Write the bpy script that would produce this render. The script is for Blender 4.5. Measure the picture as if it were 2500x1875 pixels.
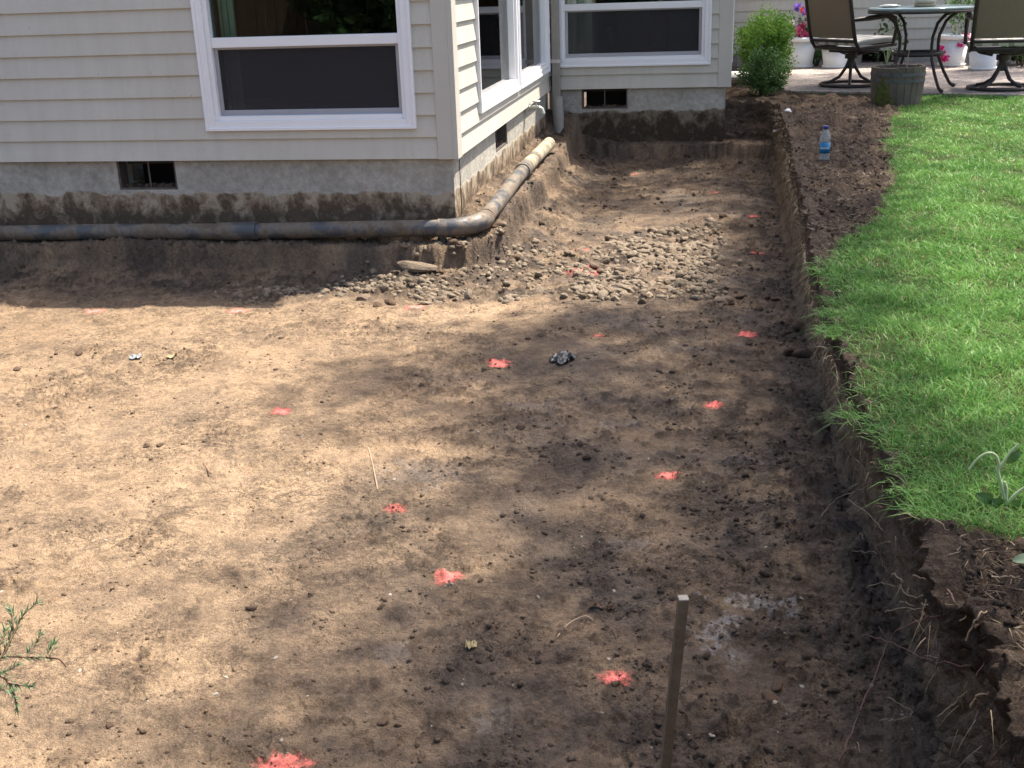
import bpy, math, random
import numpy as np
from mathutils import Vector, Matrix

random.seed(7)
rng = np.random.default_rng(11)
PI = math.pi

# ------------------------------------------------------------------ camera, sky, sun, exposure
scene = bpy.context.scene
for o in list(bpy.data.objects):
    bpy.data.objects.remove(o)
col = scene.collection

CAM = np.array([0.0, 0.0, 1.57])
FPX = 2750.0


def cam_axes(yaw, pitch, roll):
    y, p, r = map(math.radians, (yaw, pitch, roll))
    f = np.array([-math.sin(y) * math.cos(p), math.cos(y) * math.cos(p), -math.sin(p)])
    rt = np.array([math.cos(y), math.sin(y), 0.0])
    dn = np.cross(f, rt)
    return np.array([math.cos(r) * rt + math.sin(r) * dn, -math.sin(r) * rt + math.cos(r) * dn, f])


CM = cam_axes(10.2, 19.8, 2.0)
cd = bpy.data.cameras.new('camera')
cd.sensor_fit = 'HORIZONTAL'
cd.sensor_width = 36
cd.lens = FPX / 2500 * 36
cd.clip_start = 0.05
cd.clip_end = 500
cam = bpy.data.objects.new('camera', cd)
cam.matrix_world = Matrix(((CM[0][0], -CM[1][0], -CM[2][0], CAM[0]),
                           (CM[0][1], -CM[1][1], -CM[2][1], CAM[1]),
                           (CM[0][2], -CM[1][2], -CM[2][2], CAM[2]),
                           (0, 0, 0, 1)))
col.objects.link(cam)
scene.camera = cam

SUN_EL = math.radians(64)
SUN_H = (0.74, 0.673)                       # horizontal direction towards the sun
COT = 1 / math.tan(SUN_EL)
world = bpy.data.worlds.new('World')
scene.world = world
world.use_nodes = True
wn = world.node_tree.nodes
wl = world.node_tree.links
wn.clear()
wo = wn.new('ShaderNodeOutputWorld')
wb = wn.new('ShaderNodeBackground')
ws = wn.new('ShaderNodeTexSky')
ws.sky_type = 'NISHITA'
ws.sun_disc = False
ws.sun_elevation = SUN_EL
ws.sun_rotation = math.atan2(SUN_H[0], SUN_H[1])
ws.dust_density = 4.0
ws.ozone_density = 0.4
wb.inputs['Strength'].default_value = 0.13
wl.new(ws.outputs[0], wb.inputs['Color'])
wl.new(wb.outputs[0], wo.inputs['Surface'])

sd = bpy.data.lights.new('sun', 'SUN')
sd.energy = 5.0
sd.angle = math.radians(0.6)
sd.color = (1.0, 0.93, 0.82)
sun = bpy.data.objects.new('sun', sd)
sv = Vector((SUN_H[0] * math.cos(SUN_EL), SUN_H[1] * math.cos(SUN_EL), math.sin(SUN_EL)))
sun.rotation_euler = sv.to_track_quat('Z', 'Y').to_euler()
col.objects.link(sun)

scene.view_settings.view_transform = 'Standard'
scene.view_settings.look = 'None'
scene.view_settings.exposure = 1.35
scene.view_settings.gamma = 1.0
scene.render.engine = 'CYCLES'
scene.cycles.max_bounces = 8
scene.cycles.transparent_max_bounces = 16

# ------------------------------------------------------------------ helpers
S = 1 / 0.8848


def ray(x, y):
    return CM.T @ np.array([(x * S - 1250) / FPX, (y * S - 937.5) / FPX, 1.0])


def at(x, y, z=0.0):
    """point of the place at height z seen at (x, y) in the photograph (2212 px wide)"""
    d = ray(x, y)
    return CAM + (z - CAM[2]) / d[2] * d


def at_y(x, y, Y):
    d = ray(x, y)
    return CAM + (Y / d[1]) * d


def tag(o, label=None, cat=None, group=None, kind=None):
    if label: o['label'] = label
    if cat: o['category'] = cat
    if group: o['group'] = group
    if kind: o['kind'] = kind
    return o


def empty(name, loc=(0, 0, 0), rz=0.0):
    o = bpy.data.objects.new(name, None)
    o.location = loc
    o.rotation_euler = (0, 0, rz)
    o.empty_display_size = 0.1
    col.objects.link(o)
    return o


def link(name, me, mat=None, parent=None):
    o = bpy.data.objects.new(name, me)
    if mat is not None and len(me.materials) == 0:
        me.materials.append(mat)
    if parent is not None:
        o.parent = parent
    col.objects.link(o)
    return o


def mesh_np(name, v, f, smooth=True):
    """v (n,3), f (m,k) arrays -> mesh"""
    v = np.ascontiguousarray(v, dtype=np.float32)
    f = np.ascontiguousarray(f, dtype=np.int32)
    me = bpy.data.meshes.new(name)
    k = f.shape[1]
    me.vertices.add(len(v))
    me.vertices.foreach_set('co', v.ravel())
    me.loops.add(f.size)
    me.loops.foreach_set('vertex_index', f.ravel())
    me.polygons.add(len(f))
    me.polygons.foreach_set('loop_start', np.arange(0, f.size, k, dtype=np.int32))
    me.update(calc_edges=True)
    if smooth:
        me.polygons.foreach_set('use_smooth', np.ones(len(f), dtype=bool))
    return me


class MB:
    """collects shapes into one mesh"""

    def __init__(self):
        self.v, self.f, self.sm = [], [], []

    def add(self, vs, fs, smooth=False):
        b = len(self.v)
        self.v += [tuple(map(float, p)) for p in vs]
        for q in fs:
            self.f.append(tuple(b + i for i in q))
            self.sm.append(smooth)
        return self

    def box(self, a, b):
        (x0, y0, z0), (x1, y1, z1) = [min(p, q) for p, q in zip(a, b)], [max(p, q) for p, q in zip(a, b)]
        vs = [(x0, y0, z0), (x1, y0, z0), (x1, y1, z0), (x0, y1, z0), (x0, y0, z1), (x1, y0, z1), (x1, y1, z1), (x0, y1, z1)]
        return self.add(vs, [(3, 2, 1, 0), (4, 5, 6, 7), (0, 1, 5, 4), (1, 2, 6, 5), (2, 3, 7, 6), (3, 0, 4, 7)])

    def hexa(self, p):
        """8 points: bottom ring 0-3, top ring 4-7"""
        return self.add(p, [(3, 2, 1, 0), (4, 5, 6, 7), (0, 1, 5, 4), (1, 2, 6, 5), (2, 3, 7, 6), (3, 0, 4, 7)])

    def tube(self, pts, rad, n=8, cap=True, smooth=True, flat=1.0):
        pts = [Vector(p) for p in pts]
        if not hasattr(rad, '__len__'): rad = [rad] * len(pts)
        rings = []
        up = None
        for i, p in enumerate(pts):
            t = (pts[min(i + 1, len(pts) - 1)] - pts[max(i - 1, 0)])
            if t.length < 1e-9: t = Vector((0, 0, 1))
            t.normalize()
            if up is None:
                up = Vector((0, 0, 1)) if abs(t.z) < 0.9 else Vector((1, 0, 0))
            a = t.cross(up).normalized()
            b = a.cross(t).normalized()
            up = b
            rings.append([p + (a * math.cos(2 * PI * k / n) * flat + b * math.sin(2 * PI * k / n)) * rad[i] for k in range(n)])
        vs = [q for r in rings for q in r]
        fs = []
        for i in range(len(pts) - 1):
            for k in range(n):
                fs.append((i * n + k, i * n + (k + 1) % n, (i + 1) * n + (k + 1) % n, (i + 1) * n + k))
        self.add(vs, fs, smooth)
        if cap:
            self.add(rings[0], [tuple(range(n - 1, -1, -1))])
            self.add(rings[-1], [tuple(range(n))])
        return self

    def lathe(self, prof, n=24, c=(0, 0, 0), smooth=True, cap=True):
        vs, fs = [], []
        for r, z in prof:
            for k in range(n):
                a = 2 * PI * k / n
                vs.append((c[0] + r * math.cos(a), c[1] + r * math.sin(a), c[2] + z))
        for i in range(len(prof) - 1):
            for k in range(n):
                fs.append((i * n + k, i * n + (k + 1) % n, (i + 1) * n + (k + 1) % n, (i + 1) * n + k))
        if cap:
            fs.append(tuple(range(n - 1, -1, -1)))
            fs.append(tuple((len(prof) - 1) * n + k for k in range(n)))
        return self.add(vs, fs, smooth)

    def mesh(self, name, bevel=0.0):
        me = bpy.data.meshes.new(name)
        me.from_pydata(self.v, [], self.f)
        me.polygons.foreach_set('use_smooth', self.sm)
        me.update()
        return me

    def build(self, name, mat, parent=None, bevel=0.0):
        o = link(name, self.mesh(name), mat, parent)
        if bevel:
            m = o.modifiers.new('bevel', 'BEVEL')
            m.width = bevel
            m.segments = 2
            m.limit_method = 'ANGLE'
        return o


def sstep(a, b, x):
    t = np.clip((x - a) / (b - a), 0, 1)
    return t * t * (3 - 2 * t)


def _hash(ix, iy, seed):
    h = (ix.astype(np.int64) * 374761393 + iy.astype(np.int64) * 668265263 + seed * 974634127) & 0xFFFFFFFF
    h = ((h ^ (h >> 13)) * 1274126177) & 0xFFFFFFFF
    h = h ^ (h >> 16)
    return h


def perlin(x, y, seed=0):
    x = np.asarray(x, dtype=np.float64); y = np.asarray(y, dtype=np.float64)
    x0 = np.floor(x); y0 = np.floor(y)
    fx = x - x0; fy = y - y0
    u = fx * fx * fx * (fx * (fx * 6 - 15) + 10)
    w = fy * fy * fy * (fy * (fy * 6 - 15) + 10)

    def g(dx, dy):
        a = _hash(x0 + dx, y0 + dy, seed) / 4294967296.0 * 2 * PI
        return np.cos(a) * (fx - dx) + np.sin(a) * (fy - dy)
    return 1.5 * ((g(0, 0) * (1 - u) + g(1, 0) * u) * (1 - w) + (g(0, 1) * (1 - u) + g(1, 1) * u) * w)


def fbm(x, y, freq, octv=4, seed=0, gain=0.5):
    s = 0; a = 1.0
    for i in range(octv):
        s = s + a * perlin(x * freq + 17.3 * i, y * freq - 9.1 * i, seed + i)
        a *= gain; freq *= 2.03
    return s


# ------------------------------------------------------------------ materials
def mat_new(name):
    m = bpy.data.materials.new(name)
    m.use_nodes = True
    nt = m.node_tree
    nt.nodes.clear()
    out = nt.nodes.new('ShaderNodeOutputMaterial')
    b = nt.nodes.new('ShaderNodeBsdfPrincipled')
    nt.links.new(b.outputs[0], out.inputs['Surface'])
    return m, nt, b, out


def nd(nt, t, **kw):
    n = nt.nodes.new(t)
    for k, v in kw.items():
        setattr(n, k, v)
    return n


def noise(nt, scale, detail=4, rough=0.55, vec=None, dist=0.0):
    n = nd(nt, 'ShaderNodeTexNoise')
    n.inputs['Scale'].default_value = scale
    n.inputs['Detail'].default_value = detail
    n.inputs['Roughness'].default_value = rough
    n.inputs['Distortion'].default_value = dist
    if vec is not None: nt.links.new(vec, n.inputs['Vector'])
    return n


def ramp(nt, fac, stops):
    r = nd(nt, 'ShaderNodeValToRGB')
    e = r.color_ramp.elements
    while len(e) < len(stops): e.new(0.5)
    for i, (p, c) in enumerate(stops):
        e[i].position = p
        e[i].color = (*c, 1) if len(c) == 3 else c
    nt.links.new(fac, r.inputs['Fac'])
    return r


def mixc(nt, fac, a, b):
    m = nd(nt, 'ShaderNodeMix', data_type='RGBA')
    for s, v in ((0, fac), (6, a), (7, b)):
        if hasattr(v, 'links') or hasattr(v, 'is_linked'):
            nt.links.new(v, m.inputs[s])
        else:
            m.inputs[s].default_value = v if s == 0 else (*v, 1)
    return m.outputs[2]


def obj_co(nt, which='Object'):
    return nd(nt, 'ShaderNodeTexCoord').outputs[which]


def bump(nt, b, height, strength=0.3, dist=0.01):
    n = nd(nt, 'ShaderNodeBump')
    n.inputs['Strength'].default_value = strength
    n.inputs['Distance'].default_value = dist
    nt.links.new(height, n.inputs['Height'])
    nt.links.new(n.outputs[0], b.inputs['Normal'])
    return n


def simple(name, c, rough=0.6, var=0.12, scale=8, bmp=0.0, bscale=60, metal=0.0, spec=0.4):
    m, nt, b, out = mat_new(name)
    co = obj_co(nt)
    n = noise(nt, scale, 5, 0.6, co)
    d = tuple(max(0, x * (1 - var)) for x in c)
    l = tuple(min(1, x * (1 + var)) for x in c)
    r = ramp(nt, n.outputs['Fac'], [(0.3, d), (0.7, l)])
    nt.links.new(r.outputs[0], b.inputs['Base Color'])
    b.inputs['Roughness'].default_value = rough
    b.inputs['Metallic'].default_value = metal
    b.inputs['Specular IOR Level'].default_value = spec
    if bmp:
        n2 = noise(nt, bscale, 3, 0.6, co)
        bump(nt, b, n2.outputs['Fac'], bmp, 0.005)
    return m


def soil_material(name, dry, mid, dark, dry_bias=0.5, bscale=90.0, wet=True, damp_shade=((0.066, 0.047, 0.034), (0.150, 0.110, 0.080))):
    m, nt, b, out = mat_new(name)
    co = obj_co(nt)
    big = noise(nt, 1.1, 5, 0.6, co, 0.4)
    md = noise(nt, 7.0, 10, 0.74, co)
    fine = noise(nt, 55.0, 5, 0.7, co)
    r1 = ramp(nt, big.outputs['Fac'], [(dry_bias - 0.14, mid), (dry_bias + 0.12, dry)])
    r2 = ramp(nt, md.outputs['Fac'], [(0.38, (1, 1, 1)), (0.51, (0, 0, 0))])
    m1 = nd(nt, 'ShaderNodeMath', operation='MULTIPLY')
    nt.links.new(r2.outputs[0], m1.inputs[0]); m1.inputs[1].default_value = 0.7
    c1 = mixc(nt, m1.outputs[0], r1.outputs[0], dark)
    r3 = ramp(nt, fine.outputs['Fac'], [(0.3, (0.62, 0.6, 0.58)), (0.52, (1, 1, 1)), (0.75, (1.3, 1.28, 1.25))])
    mul = nd(nt, 'ShaderNodeMix', data_type='RGBA', blend_type='MULTIPLY')
    mul.inputs[0].default_value = 0.85
    nt.links.new(c1, mul.inputs[6]); nt.links.new(r3.outputs[0], mul.inputs[7])
    at_ = nd(nt, 'ShaderNodeAttribute'); at_.attribute_name = 'damp'  # darker blend: damp soil plus house shade painted into the colour
    dk = mixc(nt, md.outputs['Fac'], damp_shade[0], damp_shade[1])
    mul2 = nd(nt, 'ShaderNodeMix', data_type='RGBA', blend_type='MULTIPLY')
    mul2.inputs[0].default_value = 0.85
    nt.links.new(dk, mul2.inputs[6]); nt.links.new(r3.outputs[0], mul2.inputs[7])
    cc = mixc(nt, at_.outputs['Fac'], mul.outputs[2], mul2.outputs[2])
    lo_ = nd(nt, 'ShaderNodeAttribute'); lo_.attribute_name = 'loose'
    lc = mixc(nt, at_.outputs['Fac'], tuple(c * 0.9 for c in dark), tuple(c * 0.68 for c in damp_shade[0]))
    lf = nd(nt, 'ShaderNodeMath', operation='MULTIPLY'); nt.links.new(lo_.outputs['Fac'], lf.inputs[0]); lf.inputs[1].default_value = 0.8
    cc = mixc(nt, lf.outputs[0], cc, lc)
    su_ = nd(nt, 'ShaderNodeAttribute'); su_.attribute_name = 'subsoil'
    cc = mixc(nt, su_.outputs['Fac'], cc, (0.23, 0.162, 0.112))
    sm_ = nd(nt, 'ShaderNodeAttribute'); sm_.attribute_name = 'smear'
    cc = mixc(nt, sm_.outputs['Fac'], cc, (0.27, 0.245, 0.225))  # pale grey clay tone, also painted in for the sky sheen on wet spots
    vf = noise(nt, 260.0, 3, 0.7, co)
    rv = ramp(nt, vf.outputs['Fac'], [(0.34, (0.55, 0.53, 0.5)), (0.5, (1, 1, 1)), (0.68, (1.35, 1.33, 1.3))])
    mul3 = nd(nt, 'ShaderNodeMix', data_type='RGBA', blend_type='MULTIPLY')
    mul3.inputs[0].default_value = 0.8
    nt.links.new(cc, mul3.inputs[6]); nt.links.new(rv.outputs[0], mul3.inputs[7])
    nt.links.new(mul3.outputs[2], b.inputs['Base Color'])
    if wet:
        w = noise(nt, 2.6, 4, 0.6, co)
        rr = ramp(nt, w.outputs['Fac'], [(0.52, (0.95, 0.95, 0.95)), (0.66, (0.5, 0.5, 0.5))])
        rs = mixc(nt, sm_.outputs['Fac'], rr.outputs[0], (0.33, 0.33, 0.33))
        nt.links.new(rs, b.inputs['Roughness'])
        b.inputs['Specular IOR Level'].default_value = 0.35
    else:
        b.inputs['Roughness'].default_value = 0.95
        b.inputs['Specular IOR Level'].default_value = 0.15
    add = nd(nt, 'ShaderNodeMath', operation='ADD')
    f2 = noise(nt, bscale, 6, 0.75, co)
    f3 = noise(nt, bscale * 0.3, 4, 0.65, co)
    nt.links.new(f2.outputs['Fac'], add.inputs[0]); nt.links.new(f3.outputs['Fac'], add.inputs[1])
    f4 = noise(nt, 17.0, 8, 0.7, co, 0.2)
    fr_ = ramp(nt, f4.outputs['Fac'], [(0.50, (0, 0, 0)), (0.535, (0.75, 0.75, 0.75)), (0.6, (0.6, 0.6, 0.6))])
    add2 = nd(nt, 'ShaderNodeMath', operation='ADD')
    pm = noise(nt, 2.3, 4, 0.6, co)
    pr = ramp(nt, pm.outputs['Fac'], [(0.44, (0, 0, 0)), (0.60, (0.85, 0.85, 0.85))])
    pk = nd(nt, 'ShaderNodeMath', operation='MULTIPLY')
    nt.links.new(fr_.outputs[0], pk.inputs[0]); nt.links.new(pr.outputs[0], pk.inputs[1])
    nt.links.new(add.outputs[0], add2.inputs[0]); nt.links.new(pk.outputs[0], add2.inputs[1])
    bump(nt, b, add2.outputs[0], 1.0, 0.018)
    return m


M = {}
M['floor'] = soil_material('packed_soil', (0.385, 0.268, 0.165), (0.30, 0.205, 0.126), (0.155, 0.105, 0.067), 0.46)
M['bank'] = soil_material('bank_soil', (0.14, 0.102, 0.073), (0.10, 0.072, 0.053), (0.052, 0.038, 0.029), 0.52, 70.0, False, ((0.05, 0.06, 0.02), (0.09, 0.10, 0.035)))
M['clod'] = simple('clod_soil', (0.105, 0.07, 0.048), 0.95, 0.4, 25, 0.6, 120, spec=0.15)
M['crumb'] = simple('crumb_soil', (0.13, 0.088, 0.058), 0.95, 0.45, 3, 0.5, 160, spec=0.15)


def siding_material():
    m, nt, b, out = mat_new('siding_paint')
    co = obj_co(nt)
    n1 = noise(nt, 1.3, 5, 0.6, co)
    st = nd(nt, 'ShaderNodeMapping'); st.inputs['Scale'].default_value = (14, 14, 1.2); nt.links.new(co, st.inputs['Vector'])
    n2 = noise(nt, 1.0, 4, 0.6, st.outputs[0])
    n3 = noise(nt, 70.0, 2, 0.5, co)
    r = ramp(nt, n1.outputs['Fac'], [(0.3, (0.495, 0.462, 0.395)), (0.7, (0.555, 0.52, 0.452))])
    r2 = ramp(nt, n2.outputs['Fac'], [(0.35, (0.93, 0.925, 0.91)), (0.6, (1, 1, 1))])
    r3 = ramp(nt, n3.outputs['Fac'], [(0.255, (0.45, 0.4, 0.33)), (0.285, (1, 1, 1))])
    m1 = nd(nt, 'ShaderNodeMix', data_type='RGBA', blend_type='MULTIPLY'); m1.inputs[0].default_value = 1
    m2 = nd(nt, 'ShaderNodeMix', data_type='RGBA', blend_type='MULTIPLY'); m2.inputs[0].default_value = 0.6
    nt.links.new(r.outputs[0], m1.inputs[6]); nt.links.new(r2.outputs[0], m1.inputs[7])
    nt.links.new(m1.outputs[2], m2.inputs[6]); nt.links.new(r3.outputs[0], m2.inputs[7])
    nt.links.new(m2.outputs[2], b.inputs['Base Color'])
    b.inputs['Roughness'].default_value = 0.55
    bump(nt, b, n2.outputs['Fac'], 0.06, 0.01)
    return m


M['siding'] = siding_material()
M['trim'] = simple('trim_paint', (0.485, 0.455, 0.398), 0.55, 0.04, 3, 0.12, 40)
M['white'] = simple('white_vinyl', (0.80, 0.79, 0.80), 0.35, 0.02, 4)
M['screen_frame'] = simple('grey_aluminium', (0.36, 0.36, 0.39), 0.4, 0.03, 5, metal=0.3)
M['dark'] = simple('dark_void', (0.012, 0.010, 0.010), 0.9, 0.3, 4)
M['interior'] = simple('interior_wall', (0.05, 0.043, 0.04), 0.8, 0.1, 2)
M['curtain'] = simple('pale_curtain', (0.55, 0.66, 0.57), 0.8, 0.05, 5)
M['leather'] = simple('brown_leather', (0.16, 0.105, 0.075), 0.45, 0.2, 9)
M['metal'] = simple('galvanised', (0.42, 0.42, 0.42), 0.35, 0.1, 20, metal=0.9)
M['rust'] = simple('vent_steel', (0.12, 0.10, 0.09), 0.6, 0.3, 30, metal=0.5)
M['roof'] = simple('roof_shingle', (0.09, 0.085, 0.08), 0.9, 0.2, 12, 0.4, 60)
M['soffit'] = simple('soffit_paint', (0.6, 0.58, 0.55), 0.6, 0.03)
M['tap'] = simple('brass_tap', (0.40, 0.42, 0.38), 0.35, 0.2, 40, metal=0.7)
M['downspout'] = simple('downspout_paint', (0.28, 0.255, 0.215), 0.5, 0.1, 8)


def concrete_material(name, k=1.0):
    m, nt, b, out = mat_new(name)
    co = obj_co(nt)
    n1 = noise(nt, 3.0, 6, 0.65, co)
    n2 = noise(nt, 26.0, 5, 0.7, co)
    base = ramp(nt, n1.outputs['Fac'], [(0.3, (0.30, 0.28, 0.24)), (0.7, (0.45, 0.425, 0.37))])
    sp = ramp(nt, n2.outputs['Fac'], [(0.3, (0.75, 0.74, 0.72)), (0.55, (1, 1, 1)), (0.72, (1.2, 1.2, 1.2))])
    mul = nd(nt, 'ShaderNodeMix', data_type='RGBA', blend_type='MULTIPLY')
    mul.inputs[0].default_value = 1.0
    nt.links.new(base.outputs[0], mul.inputs[6]); nt.links.new(sp.outputs[0], mul.inputs[7])
    # soil still sticking to the part that was buried (old ground line at 0.43 m)
    sep = nd(nt, 'ShaderNodeSeparateXYZ'); nt.links.new(co, sep.inputs[0])
    w = noise(nt, 5.0, 4, 0.6, co)
    ad = nd(nt, 'ShaderNodeMath', operation='MULTIPLY_ADD')
    nt.links.new(w.outputs['Fac'], ad.inputs[0]); ad.inputs[1].default_value = 0.12; ad.inputs[2].default_value = -0.06
    su = nd(nt, 'ShaderNodeMath', operation='ADD'); nt.links.new(sep.outputs['Z'], su.inputs[0]); nt.links.new(ad.outputs[0], su.inputs[1])
    line = nd(nt, 'ShaderNodeMapRange'); nt.links.new(su.outputs[0], line.inputs['Value'])
    line.inputs['From Min'].default_value = 0.432; line.inputs['From Max'].default_value = 0.418
    st = nd(nt, 'ShaderNodeMapping'); st.inputs['Scale'].default_value = (1, 1, 0.8); nt.links.new(co, st.inputs['Vector'])
    w2 = noise(nt, 9.0, 6, 0.7, st.outputs[0], 0.3)
    gr = nd(nt, 'ShaderNodeMapRange'); nt.links.new(sep.outputs['Z'], gr.inputs['Value'])
    gr.inputs['From Min'].default_value = 0.43; gr.inputs['From Max'].default_value = 0.26
    gr.inputs['To Min'].default_value = -0.09; gr.inputs['To Max'].default_value = 0.09
    a2 = nd(nt, 'ShaderNodeMath', operation='ADD'); nt.links.new(w2.outputs['Fac'], a2.inputs[0]); nt.links.new(gr.outputs[0], a2.inputs[1])
    dirt = ramp(nt, a2.outputs[0], [(0.38, (0.36 * k, 0.30 * k, 0.22 * k)), (0.47, (0.21 * k, 0.155 * k, 0.105 * k)), (0.57, (0.085 * k, 0.060 * k, 0.040 * k)), (0.72, (0.13 * k, 0.09 * k, 0.06 * k))])
    c = mixc(nt, line.outputs[0], mul.outputs[2], dirt.outputs[0])
    nt.links.new(c, b.inputs['Base Color'])
    b.inputs['Roughness'].default_value = 0.9
    b.inputs['Specular IOR Level'].default_value = 0.2
    bn = nd(nt, 'ShaderNodeMath', operation='MULTIPLY_ADD')
    nt.links.new(w2.outputs['Fac'], bn.inputs[0]); nt.links.new(line.outputs[0], bn.inputs[1]); nt.links.new(n2.outputs['Fac'], bn.inputs[2])
    bump(nt, b, bn.outputs[0], 0.5, 0.012)
    return m


M['concrete'] = concrete_material('foundation_concrete')
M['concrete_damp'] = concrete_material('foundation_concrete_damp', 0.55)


def glass_material(name, tint=(0.75, 0.85, 0.8)):
    m, nt, b, out = mat_new(name)
    nt.nodes.remove(b)
    t = nd(nt, 'ShaderNodeBsdfTransparent'); t.inputs[0].default_value = (*tint, 1)
    g = nd(nt, 'ShaderNodeBsdfGlossy'); g.inputs['Roughness'].default_value = 0.01
    co = obj_co(nt)
    nn = noise(nt, 2.5, 2, 0.5, co)
    bp = nd(nt, 'ShaderNodeBump'); bp.inputs['Strength'].default_value = 0.02; bp.inputs['Distance'].default_value = 0.02
    nt.links.new(nn.outputs['Fac'], bp.inputs['Height']); nt.links.new(bp.outputs[0], g.inputs['Normal'])
    fr = nd(nt, 'ShaderNodeFresnel'); fr.inputs['IOR'].default_value = 1.62
    mx = nd(nt, 'ShaderNodeMixShader')
    nt.links.new(fr.outputs[0], mx.inputs[0]); nt.links.new(t.outputs[0], mx.inputs[1]); nt.links.new(g.outputs[0], mx.inputs[2])
    nt.links.new(mx.outputs[0], out.inputs['Surface'])
    return m


M['glass'] = glass_material('window_glass')


def screen_material():
    m, nt, b, out = mat_new('insect_screen')
    nt.nodes.remove(b)
    t = nd(nt, 'ShaderNodeBsdfTransparent')
    g = nd(nt, 'ShaderNodeBsdfDiffuse'); g.inputs[0].default_value = (0.060, 0.057, 0.062, 1)
    mx = nd(nt, 'ShaderNodeMixShader'); mx.inputs[0].default_value = 0.45
    nt.links.new(t.outputs[0], mx.inputs[1]); nt.links.new(g.outputs[0], mx.inputs[2])
    nt.links.new(mx.outputs[0], out.inputs['Surface'])
    return m


M['screen'] = screen_material()


def leaf_material(name, c1, c2, trans=0.35, scale=1.2, rough=0.5, spec=0.35):
    m, nt, b, out = mat_new(name)
    co = obj_co(nt)
    n1 = noise(nt, scale, 5, 0.6, co)
    n2 = noise(nt, 45.0, 2, 0.5, co)
    ad = nd(nt, 'ShaderNodeMath', operation='ADD'); nt.links.new(n1.outputs['Fac'], ad.inputs[0]); nt.links.new(n2.outputs['Fac'], ad.inputs[1])
    hv = nd(nt, 'ShaderNodeMath', operation='MULTIPLY'); nt.links.new(ad.outputs[0], hv.inputs[0]); hv.inputs[1].default_value = 0.5
    r = ramp(nt, hv.outputs[0], [(0.36, c1), (0.62, c2)])
    nt.links.new(r.outputs[0], b.inputs['Base Color'])
    b.inputs['Roughness'].default_value = rough
    b.inputs['Specular IOR Level'].default_value = spec
    tr = nd(nt, 'ShaderNodeBsdfTranslucent')
    nt.links.new(r.outputs[0], tr.inputs[0])
    mx = nd(nt, 'ShaderNodeMixShader'); mx.inputs[0].default_value = trans
    nt.links.new(b.outputs[0], mx.inputs[1]); nt.links.new(tr.outputs[0], mx.inputs[2])
    nt.links.new(mx.outputs[0], out.inputs['Surface'])
    return m


M['grass'] = leaf_material('grass_blade', (0.046, 0.155, 0.022), (0.185, 0.365, 0.08), 0.37, 3.4, 0.5)
M['thatch'] = leaf_material('dry_thatch', (0.12, 0.085, 0.05), (0.30, 0.23, 0.14), 0.15, 6)
M['straw'] = leaf_material('straw_blade', (0.22, 0.20, 0.08), (0.40, 0.36, 0.17), 0.25, 6)
M['tree_leaf'] = leaf_material('tree_leaf', (0.045, 0.10, 0.02), (0.09, 0.16, 0.035), 0.12, 2)
M['box_leaf'] = leaf_material('box_leaf', (0.09, 0.22, 0.03), (0.26, 0.44, 0.07), 0.4, 6)
M['dark_leaf'] = leaf_material('dark_leaf', (0.025, 0.06, 0.014), (0.06, 0.12, 0.03), 0.25, 5)
M['needle'] = leaf_material('needle_leaf', (0.035, 0.075, 0.03), (0.07, 0.13, 0.05), 0.15, 20)
M['mid_leaf'] = leaf_material('garden_leaf', (0.045, 0.10, 0.028), (0.10, 0.19, 0.05), 0.3, 10)
M['bark'] = simple('bark', (0.10, 0.075, 0.055), 0.9, 0.3, 14, 0.8, 40, spec=0.2)
M['twig'] = simple('twig_bark', (0.16, 0.10, 0.065), 0.8, 0.3, 40)
M['root_pale'] = simple('pale_root', (0.33, 0.24, 0.155), 0.8, 0.3, 60)
M['root_red'] = simple('reddish_root', (0.22, 0.11, 0.09), 0.8, 0.3, 60)
M['stem'] = simple('pale_green_stem', (0.42, 0.50, 0.27), 0.6, 0.2, 40)
M['fence'] = simple('fence_wood', (0.07, 0.045, 0.03), 0.85, 0.3, 8, 0.3, 30)


def stone_material(name, lo, hi):
    m, nt, b, out = mat_new(name)
    co = obj_co(nt)
    oi = nd(nt, 'ShaderNodeObjectInfo')
    n = noise(nt, 30, 5, 0.65, co)
    r = ramp(nt, oi.outputs['Random'], [(0.0, lo), (0.6, hi), (1.0, tuple(min(1, c * 1.15) for c in hi))])
    mud = ramp(nt, n.outputs['Fac'], [(0.48, (0, 0, 0)), (0.64, (1, 1, 1))])
    c = mixc(nt, mud.outputs[0], (0.12, 0.083, 0.055), r.outputs[0])
    nt.links.new(c, b.inputs['Base Color'])
    b.inputs['Roughness'].default_value = 0.85
    b.inputs['Specular IOR Level'].default_value = 0.25
    bump(nt, b, n.outputs['Fac'], 0.3, 0.004)
    return m


M['stone'] = stone_material('gravel_stone', (0.115, 0.092, 0.066), (0.315, 0.275, 0.21))
M['pebble'] = simple('pale_pebble', (0.27, 0.235, 0.185), 0.85, 0.35, 9)
M['stone_stuff'] = simple('gravel_mixed', (0.165, 0.13, 0.092), 0.9, 0.5, 14, 0.3, 60, spec=0.2)



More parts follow.
